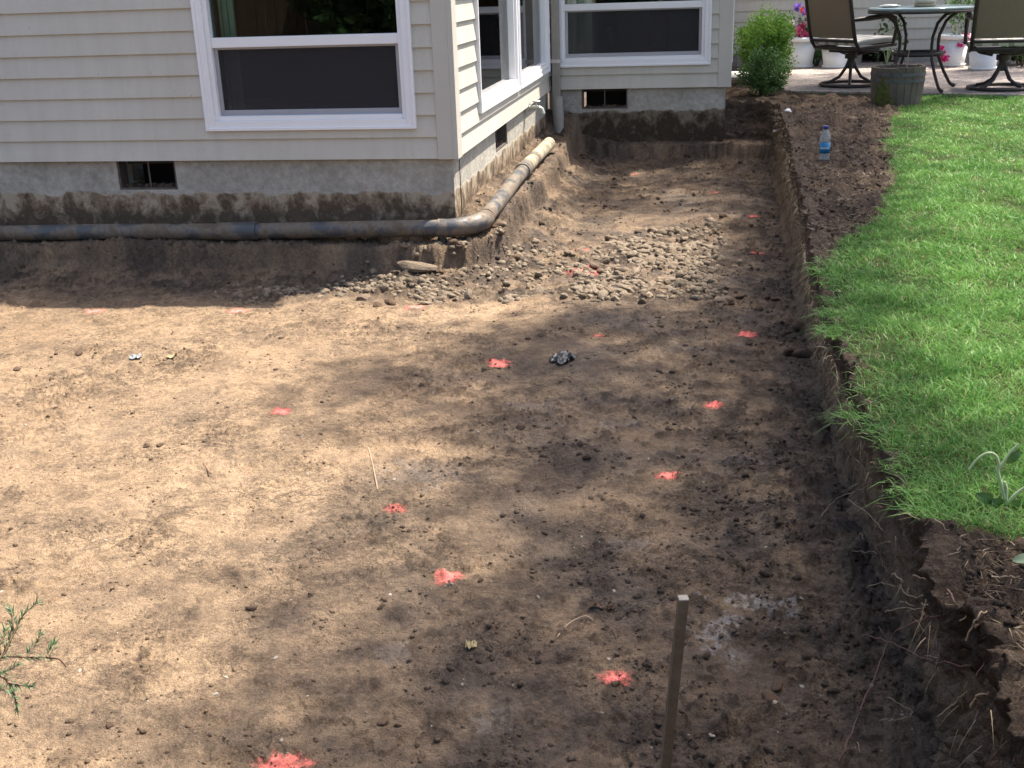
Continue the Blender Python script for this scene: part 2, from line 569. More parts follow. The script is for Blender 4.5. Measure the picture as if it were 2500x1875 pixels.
def paint_material():
    m, nt, b, out = mat_new('orange_spray_paint')
    co = obj_co(nt)
    n = noise(nt, 90, 4, 0.7, co)
    r = ramp(nt, n.outputs['Fac'], [(0.3, (0.60, 0.14, 0.115)), (0.6, (0.90, 0.235, 0.19))])
    nt.links.new(r.outputs[0], b.inputs['Base Color'])
    b.inputs['Roughness'].default_value = 0.85
    b.inputs['Specular IOR Level'].default_value = 0.15
    bump(nt, b, n.outputs['Fac'], 0.6, 0.006)
    cv_ = nd(nt, 'ShaderNodeAttribute'); cv_.attribute_name = 'cover'
    n2 = noise(nt, 170, 4, 0.75, co)
    ad = nd(nt, 'ShaderNodeMath', operation='ADD'); nt.links.new(cv_.outputs['Fac'], ad.inputs[0]); nt.links.new(n2.outputs['Fac'], ad.inputs[1])
    mr = nd(nt, 'ShaderNodeMapRange'); nt.links.new(ad.outputs[0], mr.inputs['Value'])
    mr.inputs['From Min'].default_value = 0.62; mr.inputs['From Max'].default_value = 1.30; mr.inputs['To Max'].default_value = 0.93
    t = nd(nt, 'ShaderNodeBsdfTransparent')
    mx = nd(nt, 'ShaderNodeMixShader')
    nt.links.new(mr.outputs[0], mx.inputs[0]); nt.links.new(t.outputs[0], mx.inputs[1]); nt.links.new(b.outputs[0], mx.inputs[2])
    nt.links.new(mx.outputs[0], out.inputs['Surface'])
    return m


M['paint_orange'] = paint_material()


def pipe_material():
    m, nt, b, out = mat_new('black_pipe_plastic')
    co = obj_co(nt)
    n = noise(nt, 6.0, 6, 0.7, co, 0.3)
    geo = nd(nt, 'ShaderNodeNewGeometry')
    r = ramp(nt, n.outputs['Fac'], [(0.43, (0.06, 0.062, 0.067)), (0.51, (0.15, 0.12, 0.088)), (0.64, (0.095, 0.07, 0.05))])
    nt.links.new(r.outputs[0], b.inputs['Base Color'])
    rr = ramp(nt, n.outputs['Fac'], [(0.46, (0.42, 0.42, 0.42)), (0.55, (0.9, 0.9, 0.9))])
    nt.links.new(rr.outputs[0], b.inputs['Roughness'])
    bump(nt, b, n.outputs['Fac'], 0.25, 0.01)
    return m


M['pipe'] = pipe_material()
M['pipe_pale'] = simple('dirty_pale_pipe', (0.27, 0.225, 0.155), 0.75, 0.5, 14, 0.3, 40)

# ------------------------------------------------------------------ the lie of the land
WALL_Y, CORNER_X, BAY_Y, BAY_X, REAR_Y = 6.30, -1.42, 10.28, 0.15, 14.45
LAWN = 0.47


def house_dist(x, y):
    """horizontal distance in front of the house walls (L-shaped outline)"""
    dA = np.where(x < CORNER_X, WALL_Y - y, np.where(y > WALL_Y, x - CORNER_X, np.hypot(np.maximum(x - CORNER_X, 0), np.maximum(WALL_Y - y, 0))))
    dB = np.where(x < BAY_X, BAY_Y - y, np.hypot(np.maximum(x - BAY_X, 0), np.maximum(BAY_Y - y, 0)))
    return dA, dB


def gravel_mask(x, y):
    n = fbm(x, y, 2.0, 3, 77) * 0.16
    # a band of stones running from in front of the left wall to the middle of the pit, rising to the right
    t = np.clip((x + 2.4) / 2.5, 0, 1)
    lo = 5.50 + 0.12 * t
    hi = 5.75 + 1.75 * t ** 1.2
    m = sstep(-0.10, 0.08, y - lo + n) * sstep(-0.10, 0.10, hi - y + n) * sstep(-2.75, -2.3, x) * sstep(0.18, 0.02, x + n * 0.5)
    return m


def rough_mask(x, y):
    dA, dB = house_dist(x, y)
    n = fbm(x, y, 0.9, 3, 5) * 0.45
    r = sstep(-0.75, 0.30, x + n - 0.05 * (y - 4)) * 0.75
    r = np.maximum(r, sstep(0.95, 0.35, dA + n * 0.3))
    r = np.maximum(r, gravel_mask(x, y) * 0.9)
    r = np.maximum(r, sstep(8.0, 9.4, y + n) * 0.8)
    r = np.maximum(r, sstep(0.15, 0.55, fbm(x, y, 1.7, 3, 9)) * 0.65)
    return r


SCRAPES = [(-0.93, 2.92, -0.60, 2.62, 0.010), (-1.05, 3.75, -0.62, 3.62, 0.007), (-2.3, 4.4, -1.75, 4.3, 0.007), (-1.9, 3.1, -1.62, 2.8, 0.006), (0.05, 2.12, 0.26, 2.26, 0.014), (-0.3, 4.6, 0.1, 4.5, 0.008), (-1.4, 2.3, -1.15, 2.45, 0.006), (-2.9, 4.9, -2.4, 5.0, 0.007), (-0.7, 5.0, -0.2, 5.05, 0.008)]


def floor_z(x, y):
    dA, dB = house_dist(x, y)
    r = rough_mask(x, y)
    z = 0.016 * fbm(x, y, 0.8, 3, 1) + 0.007 * fbm(x, y, 3.1, 3, 2)
    c = np.maximum(0, fbm(x, y, 13.0, 4, 3, 0.6) - 0.05)
    z = z + (0.0035 + 0.022 * r) * c + 0.0035 * fbm(x * 0.55 + 0.2 * y, y, 7.0, 3, 8, 0.55) * (0.5 + 0.5 * r)
    z = z + 0.0034 * fbm(x, y, 45.0, 3, 4, 0.7) * (0.3 + 1.1 * r)
    # flaky crust patches on the packed soil
    fl = sstep(0.18, 0.26, fbm(x, y, 8.0, 4, 21, 0.6)) * sstep(0.05, 0.3, fbm(x, y, 1.3, 2, 23))
    z = z + 0.008 * fl
    for (xa, ya, xb, yb, hgt) in SCRAPES:
        L2 = (xb - xa) ** 2 + (yb - ya) ** 2
        t = np.clip(((x - xa) * (xb - xa) + (y - ya) * (yb - ya)) / L2, 0, 1)
        dd = np.hypot(x - xa - t * (xb - xa), y - ya - t * (yb - ya)) + 0.010 * fbm(x, y, 9.0, 2, 33)
        z = z + hgt * (np.exp(-(dd / 0.016) ** 2) * (0.7 + 0.9 * fbm(x, y, 20.0, 2, 34)) - 0.55 * np.exp(-((dd - 0.045) / 0.02) ** 2))
    # ledge of soil left standing along the walls, carrying the pipe
    wob = 0.045 * fbm(x, y, 3.0, 3, 31) + 0.010 * fbm(x, y, 14, 4, 32, 0.6)
    side = sstep(6.0, 6.9, y) * (x > -1.6)
    top = 0.125 + 0.03 * side
    z = z + top * sstep(0.285, 0.248, dA + wob) + 0.05 * sstep(0.12, 0.0, dA + wob * 0.5)
    z = z + (0.045 + 0.05 * side) * sstep(0.62, 0.22, dA + wob * 2) * (0.6 + 0.4 * r)
    # footing of the bay wall, still covered with soil
    dF = BAY_Y - y
    z = z + 0.13 * sstep(0.20, 0.15, dF + wob * 0.3) + 0.015 * sstep(0.5, 0.15, dF + wob)
    return z


def loose_mask(x, y):
    r = rough_mask(x, y)
    c = fbm(x, y, 13.0, 4, 3, 0.6)
    f = fbm(x, y, 38.0, 3, 6, 0.65)
    big = 0.25 * fbm(x, y, 2.4, 2, 19)
    dA, dB = house_dist(x, y)
    flat = 1 - sstep(0.36, 0.31, dA) * sstep(0.14, 0.19, dA)
    return flat * np.clip(sstep(0.04, 0.42, c + 0.35 * f + big) * (0.38 + 0.72 * r) + 0.5 * sstep(0.35, 0.6, f) * (0.15 + r), 0, 1)


SHEEN_SMEARS = [(0.055, 2.52, 0.055, 0.10), (0.165, 2.64, 0.075, 0.04), (0.10, 2.40, 0.03, 0.05), (0.20, 2.22, 0.03, 0.03), (-0.62, 4.05, 0.10, 0.06), (-0.75, 2.35, 0.06, 0.05), (-0.45, 2.1, 0.05, 0.05), (-0.3, 3.9, 0.1, 0.05),
          (-0.95, 3.4, 0.14, 0.10), (0.15, 3.6, 0.08, 0.06), (-0.2, 2.95, 0.07, 0.04)]


def sheen_smear_mask(x, y):
    n = fbm(x, y, 14.0, 4, 25, 0.65) * 0.8
    m = np.zeros_like(x)
    for i, (a, b, rx, ry) in enumerate(SHEEN_SMEARS):
        m = np.maximum(m, (1.0 if i < 2 else 0.25) * sstep(0.25, -0.25, np.hypot((x - a) / rx, (y - b) / ry) - 0.85 + n))
    return m * (1 - 0.8 * sstep(0.1, 0.3, fbm(x, y, 40.0, 3, 26)))


def damp_shade_mask(x, y):  # damp soil tone, with the shade beside the house mixed in
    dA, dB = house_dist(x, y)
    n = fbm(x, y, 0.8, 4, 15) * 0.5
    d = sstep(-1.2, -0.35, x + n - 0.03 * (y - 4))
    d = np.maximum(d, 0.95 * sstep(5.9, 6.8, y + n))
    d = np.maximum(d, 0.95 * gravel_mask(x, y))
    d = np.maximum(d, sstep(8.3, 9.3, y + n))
    d = np.maximum(d, 0.9 * sstep(0.95, 0.6, dA + n * 0.4))  # soil below the left wall darkened to stand in for the house's shade
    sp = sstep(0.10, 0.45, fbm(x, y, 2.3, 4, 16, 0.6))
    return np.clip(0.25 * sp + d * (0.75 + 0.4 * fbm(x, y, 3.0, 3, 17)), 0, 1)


def set_attr(me, name, val):
    a = me.attributes.new(name, 'FLOAT', 'POINT')
    a.data.foreach_set('value', np.ascontiguousarray(val, dtype=np.float32).ravel())


def edge_x(y):
    """x of the pit's right edge at the floor"""
    yy = np.array([-8, 1.5, 2.04, 2.4, 2.87, 3.5, 4.7, 5.6, 7.0, 8.5, 10.2])
    xx = np.array([0.62, 0.55, 0.53, 0.52, 0.49, 0.47, 0.47, 0.475, 0.49, 0.52, 0.56])
    return np.interp(y, yy, xx)


def lawn_edge_x(y):
    yy = np.array([2.2, 2.35, 2.7, 3.04, 3.46, 4.0, 4.48, 4.72, 5.08, 5.38, 6.23, 8.0, 9.0, 9.9, 10.3])
    xx = np.array([0.49, 0.44, 0.43, 0.43, 0.425, 0.425, 0.44, 0.48, 0.65, 0.79, 0.95, 1.17, 1.34, 1.58, 1.75])
    return np.interp(y, yy, xx)


def patio_front(x):
    return 11.20 - (x - 0.75) * 0.36


def lawn_mask(x, y):
    n = fbm(x, y, 2.5, 3, 41) * 0.05 + fbm(x, y, 9, 3, 42) * 0.04
    low = 2.33 - 0.30 * (x - 0.42)
    m = sstep(-0.02, 0.05, x - lawn_edge_x(y) + n) * sstep(-0.02, 0.05, y - low + n) * sstep(0.0, 0.04, patio_front(x) - 0.06 - y)
    return m


def top_z(x, y):
    lm = lawn_mask(x, y)
    rough = 1 - lm
    z = LAWN - 0.05 * sstep(6.0, 3.6, y) + 0.012 * fbm(x, y, 1.1, 3, 51)
    z = z + 0.030 * rough * np.maximum(-0.3, fbm(x, y, 5.5, 4, 52, 0.6)) + 0.016 * rough * fbm(x, y, 22, 4, 53, 0.7)
    nearb = sstep(2.45, 2.1, y + 0.3 * (x - 0.42))
    z = z + nearb * (0.01 + 0.035 * fbm(x, y, 3.2, 4, 54, 0.6) + 0.022 * np.abs(fbm(x, y, 13, 4, 55, 0.65)) + 0.008 * fbm(x, y, 60, 3, 56, 0.7))
    ground = sstep(0.0, 0.4, y - patio_front(x) + 0.1)
    return z - 0.06 * ground * (x > 0.6)


# pit floor: grid that widens away from the camera
NU, NV = 800, 680
u = np.linspace(-1, 1, NU)
yv = 1.45 * (10.45 / 1.45) ** np.linspace(0, 1, NV)
yg = np.repeat(yv[:, None], NU, 1)
left = np.maximum(-8.5, -0.72 * yg - 0.45)
right = edge_x(yg) + 0.10
xg = left + (right - left) * (u[None, :] * 0.5 + 0.5)
zg = floor_z(xg, yg)
zg = np.where((xg < CORNER_X - 0.05) & (yg > WALL_Y + 0.05), -0.2, zg)
vv = np.stack([xg, yg, zg], -1).reshape(-1, 3)
idx = np.arange(NU * NV).reshape(NV, NU)
ff = np.stack([idx[:-1, :-1], idx[:-1, 1:], idx[1:, 1:], idx[1:, :-1]], -1).reshape(-1, 4)
me = mesh_np('pit_floor', vv, ff)
set_attr(me, 'damp', damp_shade_mask(xg, yg))
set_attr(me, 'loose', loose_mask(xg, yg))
set_attr(me, 'smear', sheen_smear_mask(xg, yg))
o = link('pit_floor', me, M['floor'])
tag(o, 'bare excavated soil floor of the shallow pit', 'ground', kind='structure')

# the rest of the floor behind and beside the camera
xs = np.linspace(-9, 0.75, 120); ys = np.linspace(-4, 1.47, 70)
X, Y = np.meshgrid(xs, ys)
Z = floor_z(X, Y) - 0.004
idx = np.arange(X.size).reshape(X.shape)
ff = np.stack([idx[:-1, :-1], idx[:-1, 1:], idx[1:, 1:], idx[1:, :-1]], -1).reshape(-1, 4)
me = mesh_np('pit_floor_near', np.stack([X, Y, Z], -1).reshape(-1, 3), ff)
set_attr(me, 'damp', damp_shade_mask(X, Y))
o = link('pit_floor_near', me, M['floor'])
tag(o, 'bare soil floor of the pit behind the viewpoint', 'ground', kind='structure')

mb = MB().add([(-90, -90, -0.3), (90, -90, -0.3), (90, 90, -0.3), (-90, 90, -0.3)], [(0, 1, 2, 3)])
tag(mb.build('ground', M['bank']), 'earth reaching away round the garden', 'ground', kind='structure')

# bank: a sweep along the pit's edge, up the cut and out over the land
path = []
y = -4.0
while y < 10.25:
    path.append((float(edge_x(y)), y))
    y += 0.0036 * max(y, 1.4) if y > 1.2 else 0.12
cx, cy = path[-1]
for k in range(1, 14):
    a = PI / 2 * k / 13
    path.append((cx - 0.25 * (1 - math.cos(a)), cy + 0.25 * math.sin(a)))
x = path[-1][0]
yend = path[-1][1]
while x > -0.6:
    x -= 0.03
    path.append((x, yend))
path = np.array(path)
tan = np.gradient(path, axis=0)
tan /= np.linalg.norm(tan, axis=1)[:, None]
nrm = np.stack([tan[:, 1], -tan[:, 0]], 1)      # outwards from the pit
k = np.ones(25) / 25
pad = np.pad(nrm, ((12, 12), (0, 0)), mode='edge')
nrm = np.stack([np.convolve(pad[:, 0], k, 'valid'), np.convolve(pad[:, 1], k, 'valid')], 1)
nrm /= np.linalg.norm(nrm, axis=1)[:, None]
sarc = np.concatenate([[0], np.cumsum(np.linalg.norm(np.diff(path, axis=0), axis=1))])
NWALL = 56
tw = np.linspace(0, 1, NWALL)
dout = np.concatenate([np.linspace(0.006, 1.3, 170), 1.3 + np.geomspace(0.012, 26, 50)])
nP = len(path)
NC = NWALL + len(dout) + 3
PV = np.zeros((nP, NC, 3))
ss = np.repeat(sarc[:, None], NWALL, 1)
tt = np.repeat(tw[None, :], nP, 0)
lean = np.interp(path[:, 1], [1.5, 2.1, 3.0, 4.2, 5.5, 7.0, 8.0, 10.0], [-0.02, -0.05, -0.03, -0.03, 0.0, 0.02, 0.05, 0.04])[:, None] * tt
near = sstep(2.6, 2.0, path[:, 1])[:, None]
rel = 0.012 * fbm(ss, tt * 0.47, 4.0, 4, 61, 0.6) + (0.011 + 0.016 * near) * fbm(ss, tt * 0.47, 22.0, 4, 62, 0.68) + 0.006 * fbm(ss * 3.0, tt * 0.5, 6.0, 3, 63)
toe = 0.035 * (1 - sstep(0.0, 0.22, tt)) ** 2 * (0.7 + 0.6 * fbm(ss, ss * 0, 1.3, 2, 64))
lip = -0.012 * sstep(0.75, 0.95, tt) * (0.6 + 0.8 * fbm(ss, ss * 0, 2.2, 3, 65))
off = lean + rel - toe + lip
ztop0 = top_z(path[:, 0], path[:, 1])[:, None]
PV[:, 3:3 + NWALL, 0] = path[:, 0][:, None] + nrm[:, 0][:, None] * off
PV[:, 3:3 + NWALL, 1] = path[:, 1][:, None] + nrm[:, 1][:, None] * off
PV[:, 3:3 + NWALL, 2] = -0.01 + (ztop0 + 0.01) * tt + 0.008 * fbm(ss, tt * 0.47, 20.0, 2, 66)
for j, dd in enumerate((0.16, 0.10, 0.05)):
    PV[:, j, 0] = PV[:, 3, 0] - nrm[:, 0] * dd
    PV[:, j, 1] = PV[:, 3, 1] - nrm[:, 1] * dd
    PV[:, j, 2] = -0.05 + 0.012 * j
last = PV[:, 2 + NWALL]
dx = last[:, None, 0] + nrm[:, None, 0] * dout[None, :]
dy = last[:, None, 1] + nrm[:, None, 1] * dout[None, :]
PV[:, 3 + NWALL:, 0] = dx
PV[:, 3 + NWALL:, 1] = dy
w = sstep(0.0, 0.10, dout)[None, :]
edge_round = -0.03 * (1 - sstep(0, 0.12, dout))[None, :]
PV[:, 3 + NWALL:, 2] = np.where(dout[None, :] < 0.1, last[:, None, 2] * (1 - w) + top_z(dx, dy) * w, top_z(dx, dy))
idx = np.arange(nP * NC).reshape(nP, NC)
ff = np.stack([idx[:-1, :-1], idx[:-1, 1:], idx[1:, 1:], idx[1:, :-1]], -1).reshape(-1, 4)[:, ::-1]
me = mesh_np('soil_bank', PV.reshape(-1, 3), ff)
turf = lawn_mask(PV[..., 0], PV[..., 1])
turf[:, :NWALL + 3] = 0
set_attr(me, 'damp', turf)  # on the bank this channel carries the turf tint
subs = np.zeros((nP, NC))
subs[:, 3:3 + NWALL] = sstep(0.85, 0.6, tt + 0.25 * fbm(ss, tt * 0.47, 5.0, 3, 67)) * np.clip(0.75 + 0.6 * fbm(ss, tt * 0.47, 7.0, 3, 68), 0, 1)
set_attr(me, 'subsoil', subs)
o = link('soil_bank', me, M['bank'])
tag(o, 'dark cut soil bank along the lawn side of the pit', 'ground', kind='structure')


# ------------------------------------------------------------------ the house
house = empty('house', (CORNER_X, WALL_Y, 0))
tag(house, 'grey-beige lap-sided house with white windows and concrete foundation', 'house')
HL = Vector(house.location)


def part(mb, name, mat, parent=house, bevel=0.0):
    """vertices are given in world space; shift them so that the parent's place is kept"""
    base = Vector((0, 0, 0))
    p = parent
    while p is not None:
        base += p.location
        p = p.parent
    mb.v = [(a - base.x, b - base.y, c - base.z) for a, b, c in mb.v]
    return mb.build(name, mat, parent, bevel)


class Wall:
    """a vertical plane: u along it, n out of it"""

    def __init__(self, ox, oy, ux, uy):
        self.o = (ox, oy); self.u = (ux, uy); self.n = (uy, -ux)

    def p(self, u, d, z):
        return (self.o[0] + self.u[0] * u + self.n[0] * d, self.o[1] + self.u[1] * u + self.n[1] * d, z)

    def box(self, mb, u0, u1, d0, d1, z0, z1):
        return mb.hexa([self.p(u0, d1, z0), self.p(u1, d1, z0), self.p(u1, d0, z0), self.p(u0, d0, z0),
                        self.p(u0, d1, z1), self.p(u1, d1, z1), self.p(u1, d0, z1), self.p(u0, d0, z1)])


Z0, EXPO, ZTOP = 0.622, 0.1215, 2.45
WL = Wall(CORNER_X, WALL_Y, 1, 0)          # left wall, u negative to the left
WS = Wall(CORNER_X, WALL_Y, 0, 1)          # side wall, u away from the camera
WB = Wall(CORNER_X, BAY_Y, 1, 0)           # bay wall
WR = Wall(BAY_X, BAY_Y, 0, 1)              # right return of the bay
WP = Wall(BAY_X, REAR_Y, 1, 0)             # wall behind the patio


def siding(W, u0, u1, holes, first=0.0):
    """lap boards from u0 to u1; holes = [(u0,u1,z0,z1)]"""
    z = Z0
    while z < ZTOP - 0.02:
        h = EXPO
        z1 = min(z + h + 0.012, ZTOP)
        spans = [(u0, u1)]
        for (a, b, c, d) in holes:
            if z < d and z1 > c + 0.004 + 0.0:
                ns = []
                for (s, e) in spans:
                    if a > s: ns.append((s, min(a, e)))
                    if b < e: ns.append((max(b, s), e))
                    if a <= s and b >= e: pass
                spans = [(s, e) for s, e in ns if e - s > 0.01]
        for (s, e) in spans:
            mb = MB()
            zb, zt = z, z1
            jit = random.uniform(-0.0012, 0.0012)
            mb.hexa([W.p(s, 0.025 + jit, zb), W.p(e, 0.025 + jit, zb), W.p(e, 0.003, zb), W.p(s, 0.003, zb),
                     W.p(s, 0.0085, zt), W.p(e, 0.0085, zt), W.p(e, 0.003, zt), W.p(s, 0.003, zt)])
            part(mb, 'siding_board', M['siding'])
        # boards that a window cuts across partly: strip under or over the opening
        for (a, b, c, d) in holes:
            if z < c and z1 > c + 0.004:
                zt = c
                f = (zt - z) / (z1 - z)
                dt = 0.025 + (0.0085 - 0.025) * f
                mb = MB()
                mb.hexa([W.p(a, 0.025, z), W.p(b, 0.025, z), W.p(b, 0.003, z), W.p(a, 0.003, z),
                         W.p(a, dt, zt), W.p(b, dt, zt), W.p(b, 0.003, zt), W.p(a, 0.003, zt)])
                part(mb, 'siding_board', M['siding'])
        z += h


def sheathing(W, u0, u1, holes):
    mb = MB()
    us = sorted({u0, u1, *[h[0] for h in holes], *[h[1] for h in holes]})
    for a, b in zip(us[:-1], us[1:]):
        hs = [h for h in holes if h[0] <= a + 1e-6 and h[1] >= b - 1e-6]
        if hs:
            W.box(mb, a, b, -0.12, 0.0, Z0 + 0.004, hs[0][2])
            W.box(mb, a, b, -0.12, 0.0, hs[0][3], ZTOP)
        else:
            W.box(mb, a, b, -0.12, 0.0, Z0 + 0.004, ZTOP)
    part(mb, 'wall', M['interior'])


def foundation(W, u0, u1, vents, d=-0.012, zb=-0.15, mat='concrete'):
    mb = MB()
    us = sorted({u0, u1, *[v[0] for v in vents], *[v[1] for v in vents]})
    for a, b in zip(us[:-1], us[1:]):
        vs = [v for v in vents if v[0] <= a + 1e-6 and v[1] >= b - 1e-6]
        if vs:
            W.box(mb, a, b, d - 0.18, d, zb, vs[0][2])
        else:
            W.box(mb, a, b, d - 0.18, d, zb, Z0 + 0.002)
    part(mb, 'foundation', M[mat])
    for (a, b, z0, z1) in vents:
        m2 = MB()
        t = 0.012
        W.box(m2, a, a + t, d - 0.10, d - 0.006, z0, z1)
        W.box(m2, b - t, b, d - 0.10, d - 0.006, z0, z1)
        W.box(m2, a + t, b - t, d - 0.10, d - 0.004, z0, z0 + t)
        v = part(m2, 'crawlspace_vent', M['rust'])
        m3 = MB()
        W.box(m3, (a + b) / 2 - 0.006, (a + b) / 2 + 0.004, d - 0.04, d - 0.034, z0 + t, z1)
        part(m3, 'mullion', M['rust'], v)
        m4 = MB()
        W.box(m4, a + t, b - t, d - 0.6, d - 0.30, z0 - 0.1, z1 + 0.1)
        part(m4, 'dark_opening', M['dark'], v)
        m5 = MB()
        for q in range(26):
            c = random.uniform(a + 0.02, b - 0.02)
            r = random.uniform(0.006, 0.018)
            W.box(m5, c - r, c + r, d - 0.09 + random.uniform(0, 0.02), d - 0.06 + random.uniform(0, 0.03), z0 + t, z0 + t + random.uniform(0.004, 0.02))
        part(m5, 'debris', M['clod'], v)['kind'] = 'stuff'


def window(W, u0, u1, z0, z1, zr, cas=0.052, label=None, screen=True, rail=True):
    """casing u0..u1, z0..z1; rail underside at zr"""
    m = MB()
    f = 0.034
    # casing, with a raised outer bead
    for (a, b, c, d) in ((u0, u0 + cas, z0, z1), (u1 - cas, u1, z0, z1), (u0 + cas, u1 - cas, z0, z0 + cas), (u0 + cas, u1 - cas, z1 - cas, z1)):
        W.box(m, a, b, -0.02, f, c, d)
    bd = 0.014
    W.box(m, u0 - 0.003, u0 + bd, 0.0, f + 0.008, z0 - 0.003, z1 + 0.003)
    W.box(m, u1 - bd, u1 + 0.003, 0.0, f + 0.008, z0 - 0.003, z1 + 0.003)
    W.box(m, u0 + bd, u1 - bd, 0.0, f + 0.0075, z0 - 0.003, z0 + bd)
    W.box(m, u0 + bd, u1 - bd, 0.0, f + 0.0075, z1 - bd, z1 + 0.003)
    win = part(m, 'window', M['white'], house, 0.002)
    if label: win['label'] = label
    a, b, c, d = u0 + cas, u1 - cas, z0 + cas, z1 - cas
    fr = 0.026
    m = MB()
    W.box(m, a, a + fr, -0.05, 0.016, c, d); W.box(m, b - fr, b, -0.05, 0.016, c, d)
    W.box(m, a + fr, b - fr, -0.05, 0.022, c, c + fr); W.box(m, a + fr, b - fr, -0.05, 0.016, d - fr, d)
    part(m, 'frame', M['white'], win, 0.002)
    a += fr; b -= fr; c += fr; d -= fr
    if rail:
        m = MB(); W.box(m, a, b, -0.05, 0.010, zr, zr + 0.055)
        part(m, 'rail', M['white'], win, 0.003)
        m = MB(); W.box(m, a, b, -0.034, -0.030, zr + 0.055, d)
        part(m, 'upper_pane', M['glass'], win)
        m = MB(); W.box(m, a, b, -0.050, -0.046, c, zr)
        part(m, 'lower_pane', M['glass'], win)
        if screen:
            s = 0.024
            m = MB()
            W.box(m, a, a + s, -0.026, -0.012, c, zr); W.box(m, b - s, b, -0.026, -0.012, c, zr)
            W.box(m, a + s, b - s, -0.026, -0.012, c, c + s * 1.3); W.box(m, a + s, b - s, -0.026, -0.012, zr - s * 0.5, zr)
            part(m, 'screen_frame', M['screen_frame'], win, 0.002)
            m = MB(); W.box(m, a + s, b - s, -0.020, -0.0195, c + s * 1.3, zr - s * 0.5)
            part(m, 'insect_screen', M['screen'], win)
    else:
        m = MB(); W.box(m, a, b, -0.034, -0.030, c, d)
        part(m, 'pane', M['glass'], win)
    return win


# left wall
wl_win = (-2.875 - CORNER_X, -1.625 - CORNER_X, 0.795, 2.10)
siding(WL, -6.5, -0.088, [wl_win])
sheathing(WL, -6.5, -0.12, [(wl_win[0] + 0.05, wl_win[1] - 0.05, wl_win[2] + 0.05, wl_win[3] - 0.05)])
foundation(WL, -6.5, -0.012, [(-3.50 - CORNER_X, -3.125 - CORNER_X, 0.445, Z0)])
window(WL, *wl_win, 1.252, label='shaded white sash window by the corner, screen on lower half')
mb = MB(); WL.box(mb, -0.088, 0.0, 0.0, 0.028, Z0 - 0.004, ZTOP)
part(mb, 'corner_board', M['trim'], house, 0.002)
# side wall
sw_a = (0.66, 2.17, 0.795, 2.10)
sw_b = (2.21, 3.80, 0.795, 2.10)
mb = MB(); WS.box(mb, -0.028, 0.085, 0.0, 0.030, Z0 - 0.004, ZTOP)
part(mb, 'corner_board', M['trim'], house, 0.002)
siding(WS, 0.085, 3.975, [(sw_a[0], sw_b[1], 0.795, 2.10)])
sheathing(WS, 0.0, 3.98, [(sw_a[0] + 0.05, sw_b[1] - 0.05, 0.845, 2.05)])
foundation(WS, 0.170, 3.98, [(1.35, 1.82, 0.445, Z0)])
window(WS, *sw_a, 1.262, label='sunlit fixed window beside the house corner', rail=False)
window(WS, *sw_b, 1.262, label='sunlit fixed window beside the downspout', rail=False)
mb = MB(); WS.box(mb, sw_a[1], sw_b[0], 0.0, 0.02, 0.79, 2.1)
part(mb, 'mullion_board', M['trim'])
# bay wall
bw = (0.075, 1.415, 0.815, 2.12)
siding(WB, 0.03, 1.485, [bw])
sheathing(WB, 0.0, 1.45, [(bw[0] + 0.05, bw[1] - 0.05, bw[2] + 0.05, bw[3] - 0.05)])
foundation(WB, 0.0, 1.545, [(0.29, 0.70, 0.445, Z0)], mat='concrete_damp')
window(WB, *bw, 1.285, label='shaded white sash window in the recessed wall')
mb = MB(); WB.box(mb, 1.485, 1.57, 0.0, 0.028, Z0 - 0.004, ZTOP)
part(mb, 'corner_board', M['trim'], house, 0.002)
mb = MB(); WR.box(mb, -0.028, 0.085, 0.0, 0.030, Z0 - 0.004, ZTOP)
part(mb, 'corner_board', M['trim'], house, 0.002)
# return and patio wall
rw = (0.35, 1.6, 0.80, 2.1)
siding(WR, 0.085, REAR_Y - BAY_Y - 0.03, [rw])
sheathing(WR, 0.0, REAR_Y - BAY_Y, [(rw[0] + 0.05, rw[1] - 0.05, rw[2] + 0.05, rw[3] - 0.05)])
foundation(WR, 0.17, REAR_Y - BAY_Y, [])
window(WR, *rw, 1.26, screen=False, label='white window seen edge-on beyond the recessed wall')
siding(WP, 0.03, 2.72, [])
siding(WP, 2.82, 7.0, [])
sheathing(WP, 0.0, 7.0, [])
foundation(WP, 0.17, 7.0, [(1.62, 2.02, 0.47, Z0)])
mb = MB(); WP.box(mb, 2.72, 2.82, 0.0, 0.03, Z0 - 0.004, ZTOP)
part(mb, 'trim_board', M['trim'], house, 0.002)
# rooms behind the windows
mb = MB()
mb.box((-7.9, 6.45, 0.58), (-1.56, 14.2, 0.60)); mb.box((-1.55, 10.45, 0.58), (0.02, 14.2, 0.60))
part(mb, 'room_floor', M['interior'])
mb = MB()
mb.box((-7.9, 10.10, 0.61), (-1.60, 10.16, 2.44)); mb.box((-4.6, 6.45, 0.61), (-4.54, 10.09, 2.44)); mb.box((-1.52, 12.4, 0.61), (0.02, 12.46, 2.44))
mb.box((-1.60, 10.45, 0.61), (-1.54, 12.39, 2.44))
part(mb, 'room_wall', M['interior'])
mb = MB()
for q in range(5):
    mb.box((-2.80 + q * 0.018, 6.45 + 0.012 * (q % 2), 0.7), (-2.784 + q * 0.018, 6.47 + 0.012 * (q % 2), 2.2))
part(mb, 'curtain', M['curtain'])  # pale strip added to imitate the jamb's reflection, not a hung curtain


